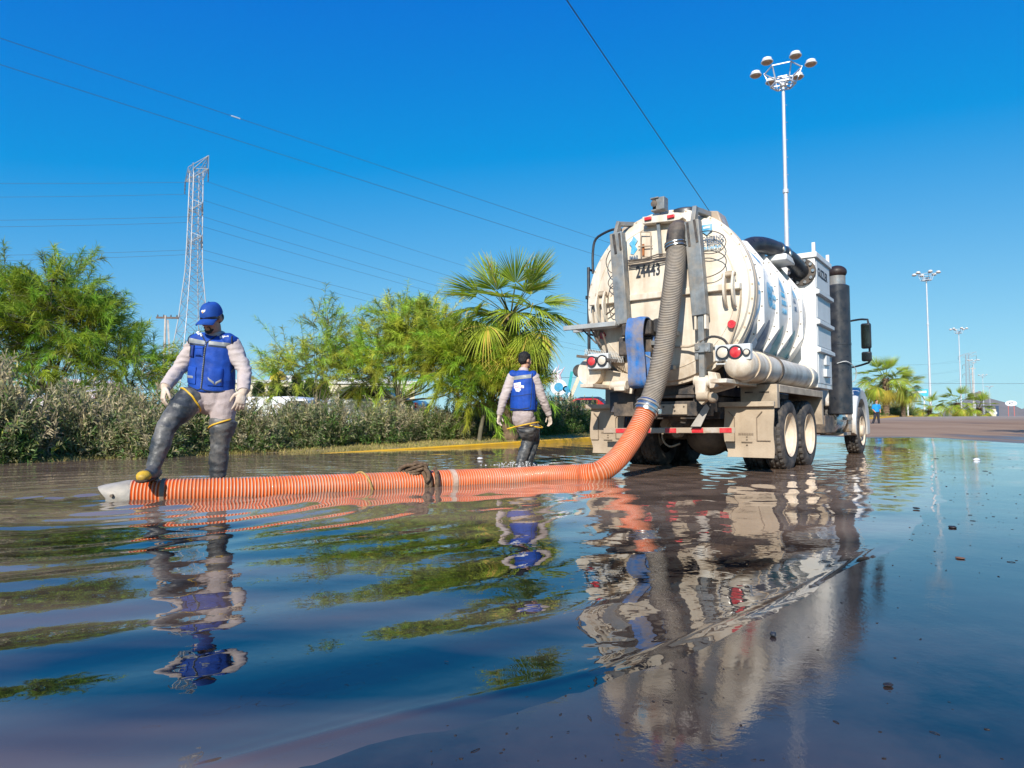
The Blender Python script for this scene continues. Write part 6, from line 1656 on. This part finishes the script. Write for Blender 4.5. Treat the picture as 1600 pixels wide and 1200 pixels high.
hp = empty('utility_pole', 'pale wooden utility pole with a cross arm beside the pylon foot', 'utility pole', (-30.5, 60, .2), .15)
WOOD = mat('bleached_wood', (.50, .45, .40), .9, var=.2, scale=3)
MB().lathe([(.15, -.5), (.12, 5), (.09, 9.9)], (-.15, 0, 0), 'Z', 10).build('pole', WOOD, hp)
MB().bar((.65, .2, 0), (.05, 0, 9.5), .15, .15).build('brace_pole', WOOD, hp)
MB().box((0, 0, 9.7), (1.85, .14, .16)).build('cross_arm', mat('dark_wood', (.16, .12, .10), .9, var=.2), hp)
for k in (-.8, -.3, .3, .8): MB().lathe([(.05, 9.78), (.07, 9.86), (.03, 9.98)], (k, 0, 0), 'Z', 8).build('insulator', GLS, hp)
up2 = empty('utility_pole', 'plain pale pole in front of the third and fourth light masts', 'utility pole', (84.5, 125, 1.2), 0)
MB().lathe([(.17, -1), (.13, 5), (.10, 9.6)], (0, 0, 0), 'Z', 12).build('pole', WOOD, up2); MB().box((0, 0, 9.3), (1.2, .1, .1)).build('cross_arm', WOOD, up2)

# ------------------------------------------------------------------ what stands beyond the median
def vehicle(name, cat, label, loc, rz, paint, kind):
    root = empty(name, label, cat, loc, rz)
    hw_ = .95 if kind != 'car' else .87
    prof = {'pickup': [(-2.7, .45), (-2.72, 1.05), (-2.6, 1.12), (-.55, 1.12), (-.50, 1.15), (.95, 1.15), (2.45, 1.05), (2.65, .95), (2.68, .45)],
            'van': [(-2.4, .4), (-2.45, 1.9), (-2.3, 2.05), (1.2, 2.05), (1.9, 1.3), (2.5, 1.1), (2.6, .9), (2.6, .4)],
            'car': [(-2.15, .35), (-2.2, .85), (-2.05, .98), (-1.2, 1.0), (.9, .98), (2.0, .85), (2.15, .7), (2.15, .35)]}[kind]
    MB().prism(prof, -hw_, hw_, 'YZ').build('body', paint, root, bev=.05)
    cab_ = {'pickup': [(-.6, 1.12), (-.45, 1.78), (-.35, 1.82), (.55, 1.80), (1.15, 1.14)], 'van': None, 'car': [(-1.6, .98), (-1.05, 1.42), (-.9, 1.46), (.2, 1.45), (1.05, .98)]}[kind]
    if cab_:
        MB().prism(cab_, -hw_ + .10, hw_ - .10, 'YZ').build('cabin', paint, root, bev=.04)
        y0, y1, z0, z1 = (-.42, .50, 1.2, 1.72) if kind == 'pickup' else (-1.0, .25, 1.03, 1.38)
        for sx in (-1, 1):
            MB().prism([(y0, z0), (y0 + .08, z1), (y1 - .12, z1), (y1 + .28, z0)], sx * (hw_ - .105), sx * (hw_ - .09), 'YZ').build('window', GLASS, root)
        MB().b2((-hw_ + .2, y0 - .26 if kind == 'pickup' else y0 - .3, z0), (hw_ - .2, y0 - .10, z1 - .06)).build('rear_window', GLASS, root)
    else:
        for sx in (-1, 1):
            MB().prism([(.3, 1.3), (.3, 1.85), (1.1, 1.85), (1.65, 1.3)], sx * hw_, sx * (hw_ + .012), 'YZ').build('window', GLASS, root)
    for y in (-1.5, 1.55):
        for sx in (-1, 1):
            w = MB().lathe([(.2, -.1), (.34, -.11), (.36, -.06), (.36, .06), (.34, .11), (.2, .1)], (0, 0, 0), 'X', 22).build('wheel', TYRE, root)
            w.location = (sx * (hw_ - .08), y, .36)
            MB().lathe([(.02, sx * .09), (.12, sx * .10), (.21, sx * .085)], (0, 0, 0), 'X', 18).build('hubcap', CHROME, w)
    for sx in (-1, 1):
        MB().box((sx * (hw_ - .15), prof[1][0] - .0, .8), (.2, .05, .18)).build('tail_light', REDL, root)
    return root
CARW = mat('white_car_paint', (.78, .78, .77), .25, var=.03, coat=.5); CARR = mat('red_car_paint', (.50, .015, .02), .25, var=.05, coat=.5); CARB = mat('dark_blue_car_paint', (.02, .04, .09), .25, coat=.5)
OPP = AL + pi / 2
vehicle('pickup_truck', 'pickup', 'white pickup seen side on over the hedge under the slender tree', (-8.6, 28.5, -.2), radians(82), CARW, 'pickup')
vehicle('delivery_van', 'van', 'boxy white van with dark windows behind the cap man\'s gloved hand', (-11.6, 31.5, -.25), radians(76), CARW, 'van')
vehicle('parked_car', 'car', 'low white car half hidden by the hedge between two feathery trees', (-5.2, 23.6, .42), radians(80), CARW, 'car')
vehicle('parked_car', 'car', 'pale car whose roof just shows over the left hedge', (-15.3, 24.4, .68), radians(60), mat('pink_white_paint', (.70, .60, .60), .3, coat=.5), 'car')
vehicle('parked_car', 'car', 'bright red car beyond the stone wall', (3.75, 38.5, .52), radians(86), CARR, 'car')
vehicle('parked_car', 'car', 'dark blue car behind the bright red one', (4.3, 42.0, .75), radians(92), CARB, 'car')

bl_ = empty('building', 'long low cream building beyond the cars on the far side', 'building', (-30, 97, .3), radians(8))
CREAMW = mat('cream_wall', (.66, .58, .42), .9, var=.08, scale=.6)
MB().b2((-14, 0, 0), (16, 12, 5.9)).build('wall', CREAMW, bl_)
MB().b2((-14.3, -.3, 5.9), (16.3, 12.3, 6.35)).build('parapet', mat('white_wall', (.72, .70, .66), .9), bl_)
for k in range(8):
    f = MB().b2((-13 + k * 3.7, -.06, 1.3), (-11.2 + k * 3.7, .05, 3.6)).build('window', GLASS, bl_)
    MB().b2((-13.1 + k * 3.7, -.12, 3.6), (-11.1 + k * 3.7, .0, 3.75)).build('lintel', CREAMW, f)
for k in (-9, -3, 6, 11): MB().b2((k, 3, 6.35), (k + 1.4, 5, 7.2)).build('roof_unit', mat('roof_unit_grey', (.55, .55, .53), .7), bl_)
yt = empty('water_tank', 'yellow dome shaped tank on the roof of the cream building', 'tank', (-34.0, 99, 6.3), 0)
MB().lathe([(.8, .3), (1.1, .5), (1.1, 1.2), (.7, 1.75), (.1, 1.95)], (0, 0, 0), 'Z', 20).build('tank', mat('yellow_tank', (.70, .48, .06), .5), yt); MB().b2((-.7, -.7, 0), (.7, .7, .35)).build('plinth', CREAMW, yt)
def cypress_mesh(seed):
    rng = np.random.default_rng(seed); n = 2600
    z = rng.uniform(0, 1, n); a = rng.uniform(0, 2 * pi, n); r = .62 * np.sin(pi * np.clip(z * .92 + .06, 0, 1)) ** .7 * rng.uniform(.5, 1.08, n)
    P = np.stack([np.cos(a) * r, np.sin(a) * r, .25 + z * 5.0], 1); D = unit(np.stack([np.cos(a) * .5, np.sin(a) * .5, np.ones(n)], 1) + rng.normal(0, .25, (n, 3)))
    V, Q = leaf_quads(P, D, rng.uniform(.2, .5, n), rng.uniform(.1, .18, n), rng)
    C = np.array([.035, .065, .02]) * rng.uniform(.5, 1.6, (n, 1)); me = np_mesh('foliage', V, Q, np.repeat(C, 4, 0)); me.materials.append(LEAF); return me
CY = cypress_mesh(3); CT = MB().lathe([(.12, -.3), (.08, 1)], (0, 0, 0), 'Z', 8).mesh('trunk', 60); CT.materials.append(BARK)
for k, px in enumerate((404, 430, 447, 463, 484, 505)):
    o = empty('cypress', ('leftmost narrow cypress before the cream building', 'second narrow cypress from the left before the cream building', 'round dark bush like cypress, fattest of its row', 'fourth cypress from the left before the cream building', 'cypress behind the slender see-through tree', 'last cypress of the row, nearest the wide feathery tree')[k], 'tree', ((px - 800) / 1067 * 82, 82, .3), k * 1.3, 'cypresses before the cream building'); o.scale = (1.25 if k != 2 else 1.9,) * 2 + (RNG.uniform(.9, 1.15) if k != 2 else .85,)
    link_mesh('foliage', CY, None, o); link_mesh('trunk', CT, None, o)

# painted metal sculpture and the stone wall under it
sc_ = empty('sculpture', 'tall leaning metal sculpture of painted discs and wheels beyond the second man', 'sculpture', (2.35, 30.0, .9), 0)
SW, SB, ST_ = mat('sculpture_white', (.72, .74, .75), .5), mat('sculpture_blue', (.05, .30, .50), .5), mat('sculpture_teal', (.03, .36, .38), .5)
SBR = mat('sculpture_brown', (.22, .12, .09), .6); CRM = mat('sculpture_cream', (.66, .55, .40), .6)
def disc(x, z, r, m, m2, y=0):
    o = MB().lathe([(.01, y - .05), (r, y - .05), (r, y + .05), (.01, y + .05)], (x, 0, z), 'Y', 24).build('disc', m, sc_)
    MB().lathe([(.01, y - .065), (r * .55, y - .065), (r * .55, y - .05)], (x, 0, z), 'Y', 20).build('disc_centre', m2, o)
disc(-.30, 1.30, .36, SW, SB); disc(.18, .98, .16, SB, SW); disc(-.02, .62, .18, SW, ST_); disc(-.42, .80, .15, ST_, SBR); disc(.02, 1.22, .14, SB, SB); disc(-.20, .78, .10, SBR, SBR)
for k in range(5): MB().tube([(-.62 + .11 * k, .0, 1.5), (-.58 + .08 * k, 0, 1.85 + .12 * (k % 2)), (-.50 + .12 * k, 0, 2.1 + .1 * (k % 3))], .045, 8, rad=[.06, .05, .01]).build('spike', SW if k % 2 else mat('sculpture_pink', (.55, .42, .48), .6), sc_)
MB().bar((-.15, .0, .0), (.72, .0, 2.05), .13, .16).build('mast', CRM, sc_); MB().bar((.1, .1, .9), (.30, .1, 2.0), .10, .12).build('strut', ST_, sc_)
wo = MB().lathe([(.14, -.07), (.27, -.09), (.29, 0), (.27, .09), (.14, .07)], (.62, 0, 2.02), 'Y', 26).build('wheel', TYRE, sc_); MB().lathe([(.01, -.05), (.17, -.06), (.17, .06), (.01, .05)], (.62, 0, 2.02), 'Y', 20).build('hub', SW, wo)
MB().b2((-.7, -.3, -.9), (.8, .4, .02)).build('plinth', CREAMW, sc_)
sw = empty('stone_wall', 'low wall of mixed pale and rusty stones behind the second man\'s arm', 'wall', (2.6, 28.2, 0), 0)
STN = [mat('stone_%s' % n_, c_, .9, var=.2, scale=5) for n_, c_ in (('pale', (.48, .40, .33)), ('rust', (.36, .20, .14)), ('grey', (.34, .32, .29)))]
MB().b2((-1.3, .05, .1), (1.4, .35, 1.16)).build('core', mat('mortar', (.45, .41, .36), .95), sw)
sme = MB().prism([(-.12, -.05), (-.06, -.085), (.05, -.08), (.125, -.03), (.11, .06), (.02, .085), (-.09, .07)], -.03, .06).mesh('stone', None)
rs = random.Random(3); smes = []
for m_ in STN:
    c_ = sme.copy(); c_.materials.append(m_); smes.append(c_)
for r in range(5):
    for k in range(11):
        o = link_mesh('stone', rs.choice(smes), None, sw); o.location = (-1.18 + k * .245 + (r % 2) * .1 + rs.uniform(-.02, .02), .02 + rs.uniform(-.015, .015), .28 + r * .185); o.rotation_euler = (0, rs.uniform(-.5, .5) + pi * (k % 2), 0); o.scale = (rs.uniform(.9, 1.1), 1, rs.uniform(.9, 1.1))
MB().b2((-1.35, -.04, 1.16), (1.45, .4, 1.22)).build('coping', mat('coping_stone', (.52, .46, .40), .9, var=.1), sw)

# signs far along the road
bb = empty('billboard', 'cyan and white billboard with a round red emblem beside the second light mast', 'sign', (56.5, 95.5, 1.3), radians(-25))
MB().b2((-1.5, -.08, 3.0), (1.5, .08, 4.0)).build('panel', mat('billboard_cyan', (.05, .42, .55), .5), bb); MB().b2((-1.5, -.1, 3.45), (1.3, -.082, 3.75)).build('stripe', WHITEP, bb)
MB().lathe([(.01, -.14), (.55, -.14), (.55, .1), (.01, .1)], (-1.7, 0, 3.5), 'Y', 20).build('emblem', mat('billboard_red', (.62, .22, .12), .5), bb); MB().lathe([(.01, -.16), (.28, -.16), (.28, -.13)], (-1.7, 0, 3.5), 'Y', 16).build('emblem_centre', WHITEP, bb)
for x in (-1.0, 1.0): MB().b2((x - .08, -.05, -.8), (x + .08, .05, 3.0)).build('post', GALM, bb)
kf = empty('oval_sign', 'white oval roadside sign on two red legs at the far right', 'sign', (190, 260, -1.5), radians(-30))
MB().lathe([(.01, -.2), (1, -.2), (1, .2), (.01, .2)], (0, 0, 0), 'Y', 32).build('panel', WHITEP, kf); kf.children[0].scale = (1.85, 1, 1.05); kf.children[0].location = (0, 0, 9.4)
text('K7', 1.1, Matrix.Translation((-.7, -.23, 9.0)) @ FACE_BACK, INK, kf, bold=.03)
for x in (-.9, .9): MB().b2((x - .1, -.1, 0), (x + .1, .1, 8.6)).build('post', mat('red_post', (.5, .12, .10), .6), kf)
tt2 = empty('totem_sign', 'cream and dark blue roadside tower at the far end of the road', 'sign', (141, 200, .2), radians(-30))
MB().b2((-1.1, -.6, 0), (.5, .6, 4.3)).build('block', CREAMW, tt2); MB().b2((.5, -.5, 0), (1.2, .5, 5.3)).build('slab', mat('navy_slab', (.03, .06, .12), .5), tt2)
MB().lathe([(.01, -.66), (.45, -.66), (.45, -.5)], (.3, 0, 3.2), 'Y', 20).build('emblem', WHITEP, tt2)

# off to the right, out of view: the tree whose shadow lies on the road
wispy_tree('feathery_tree', 'roadside tree past the right edge whose shadow falls on the road', (19.4, 20.5, .1),
           [(0, 6.1, 1.3, .9, 1.4), (1.6, 6.3, 1.5, 1.0, 1.4), (3.2, 6.0, 1.4, .9, 1.3)], 31, 420, 60, 4.2, (.1, 0), G1, 0)

# ------------------------------------------------------------------ mud and litter on the wet road
rng = np.random.default_rng(77); CL = mat('wet_mud_clod', (.022, .016, .014), .5, var=.4, scale=30, bump=.4); mb = MB()
n = 0
while n < 420:
    y = 1.35 + 12 * rng.uniform() ** 2.2; x = rng.uniform(-.2, 9.5)
    if x < shore(y) + (.02 if rng.uniform() < .75 else -.8) or abs(x) > y * .85: continue
    c = vnoise(np.array([x]), np.array([y]), .9, 12)[0]
    if c < rng.uniform(-.35, .25): continue
    s, t = ST(x, y); z = max(0.0, float(road_z(np.array([s]), np.array([t]))[0]))
    r = rng.uniform(.0010, .0038) * (.55 + .20 * y); R = Matrix.Rotation(rng.uniform(0, 6), 3, 'Z')
    if rng.uniform() < .25:
        a_ = Vector((x, y, z + .001)); e_ = R @ Vector((r * rng.uniform(3, 9), r, 0)); mb.tube([a_, a_ + e_ * .5 + Vector((r * .5, 0, r * .4)), a_ + e_], r * .35, 5)
    else:
        k_ = rng.integers(5, 8); o_ = [(R @ Vector((cos(2 * pi * j / k_) * r * rng.uniform(.6, 2.0), sin(2 * pi * j / k_) * r * rng.uniform(.5, 1.1), 0))) for j in range(k_)]
        mb.prism([(x + p_.x, y + p_.y) for p_ in o_], z - .002, z + r * rng.uniform(.25, .6), 'XY')
    n += 1
mb.build('mud_crumbs', CL, sm=None, kind='stuff')
def clod(px, py, r, label, m, flat=.3):
    d = Vector(((px - 800) / 1067, 1, -(py - 600) / 1067)); p = atan(60 / 1067)
    d = Vector((d.x, cos(p) - d.z * sin(p), sin(p) + d.z * cos(p))); k = CAM_H / -d.z; P = Vector((0, 0, CAM_H)) + d * k
    o = empty('mud_clod', label, 'mud clod', (P.x, P.y, .01), px * .1); b_ = MB().sph((0, 0, 0), (r * 1.5, r, r * flat), 14, 10)
    me = b_.mesh('lump')
    for v in me.vertices: v.co *= 1 + .35 * noise.noise(v.co * (2.2 / r) + Vector((px, 0, 0)))
    me.shade_smooth(); link_mesh('lump', me, m, o)
clod(1488, 826, .024, 'large mud clod on the wet road at the right', CL)
clod(1208, 996, .009, 'small round black pebble within the truck reflection', INK, .8)
clod(1388, 1076, .010, 'flat mud clod near the lower right of the wet road', CL)
clod(1500, 875, .014, 'flat brown clod just nearer than the largest one', mat('brown_clod', (.16, .08, .05), .7))
clod(1432, 796, .02, 'longish mud lump at the edge of the ripples', CL)
def litter(px, py, label, w):
    d = Vector(((px - 800) / 1067, 1, -(py - 600) / 1067)); p = atan(60 / 1067)
    d = Vector((d.x, cos(p) - d.z * sin(p), sin(p) + d.z * cos(p))); P = Vector((0, 0, CAM_H)) + d * (CAM_H / -d.z)
    o = empty('litter', label, 'litter', (P.x, P.y, .02), .4)
    me = MB().sph((0, 0, 0), (w, w * .5, w * .35), 12, 8).mesh('scrap')
    for v in me.vertices: v.co *= 1 + .4 * noise.noise(v.co * (3 / w))
    me.shade_smooth(); link_mesh('scrap', me, WHITEP, o)
litter(750, 718, 'white scrap floating on the water beside the wading man', .05)
litter(1526, 720, 'flat white scrap lying on the wet road far right', .07)
# splash where the second man steps
sp_ = MB(); rng = np.random.default_rng(4)
for k in range(150):
    a = rng.uniform(0, 6.28); r = .10 + abs(rng.normal(0, .22)); h = max(0, .10 - .25 * r) * rng.uniform() + .004
    sp_.sph((.10 + cos(a) * r, 10.42 + sin(a) * r * .5, h), rng.uniform(.004, .011), 6, 4)
sp_.build('splash', mat('splash_water', (.62, .62, .60), .08, var=.1, spec=.7), sm=80, kind='stuff')

# far hills and the air between
hl = []
for j, f in enumerate((0, 1)):
    for k in range(61):
        a = radians(22 + 34 * k / 60); R_ = 5600 + f * 1500
        h = f * (150 + 75 * sin(k * .35) + 45 * sin(k * .9 + 1) + 22 * sin(k * 2.1)) * (1 if 8 < k else .2 + .1 * k)
        hl.append((sin(a) * R_, cos(a) * R_, -12 + h))
link_mesh('hills', np_mesh('hills', np.array(hl), np.array([(k, k + 1, 62 + k, 61 + k) for k in range(60)]), smooth_=True), mat('dry_hillside', (.20, .17, .14), .95, var=.2, scale=.002), kind='structure')

hz = link_mesh('haze', MB().b2((-9000, -9000, -16), (9000, 9000, 420)).mesh('haze'), None, kind='stuff')
hm = bpy.data.materials.new('air'); hm.use_nodes = True
hm.node_tree.nodes.remove(hm.node_tree.nodes['Principled BSDF'])
pv = hm.node_tree.nodes.new('ShaderNodeVolumePrincipled'); pv.inputs['Color'].default_value = (.86, .92, 1, 1); pv.inputs['Density'].default_value = 2.2e-5; pv.inputs['Anisotropy'].default_value = .3
hm.node_tree.links.new(pv.outputs[0], hm.node_tree.nodes['Material Output'].inputs['Volume'])
hz.data.materials.append(hm)
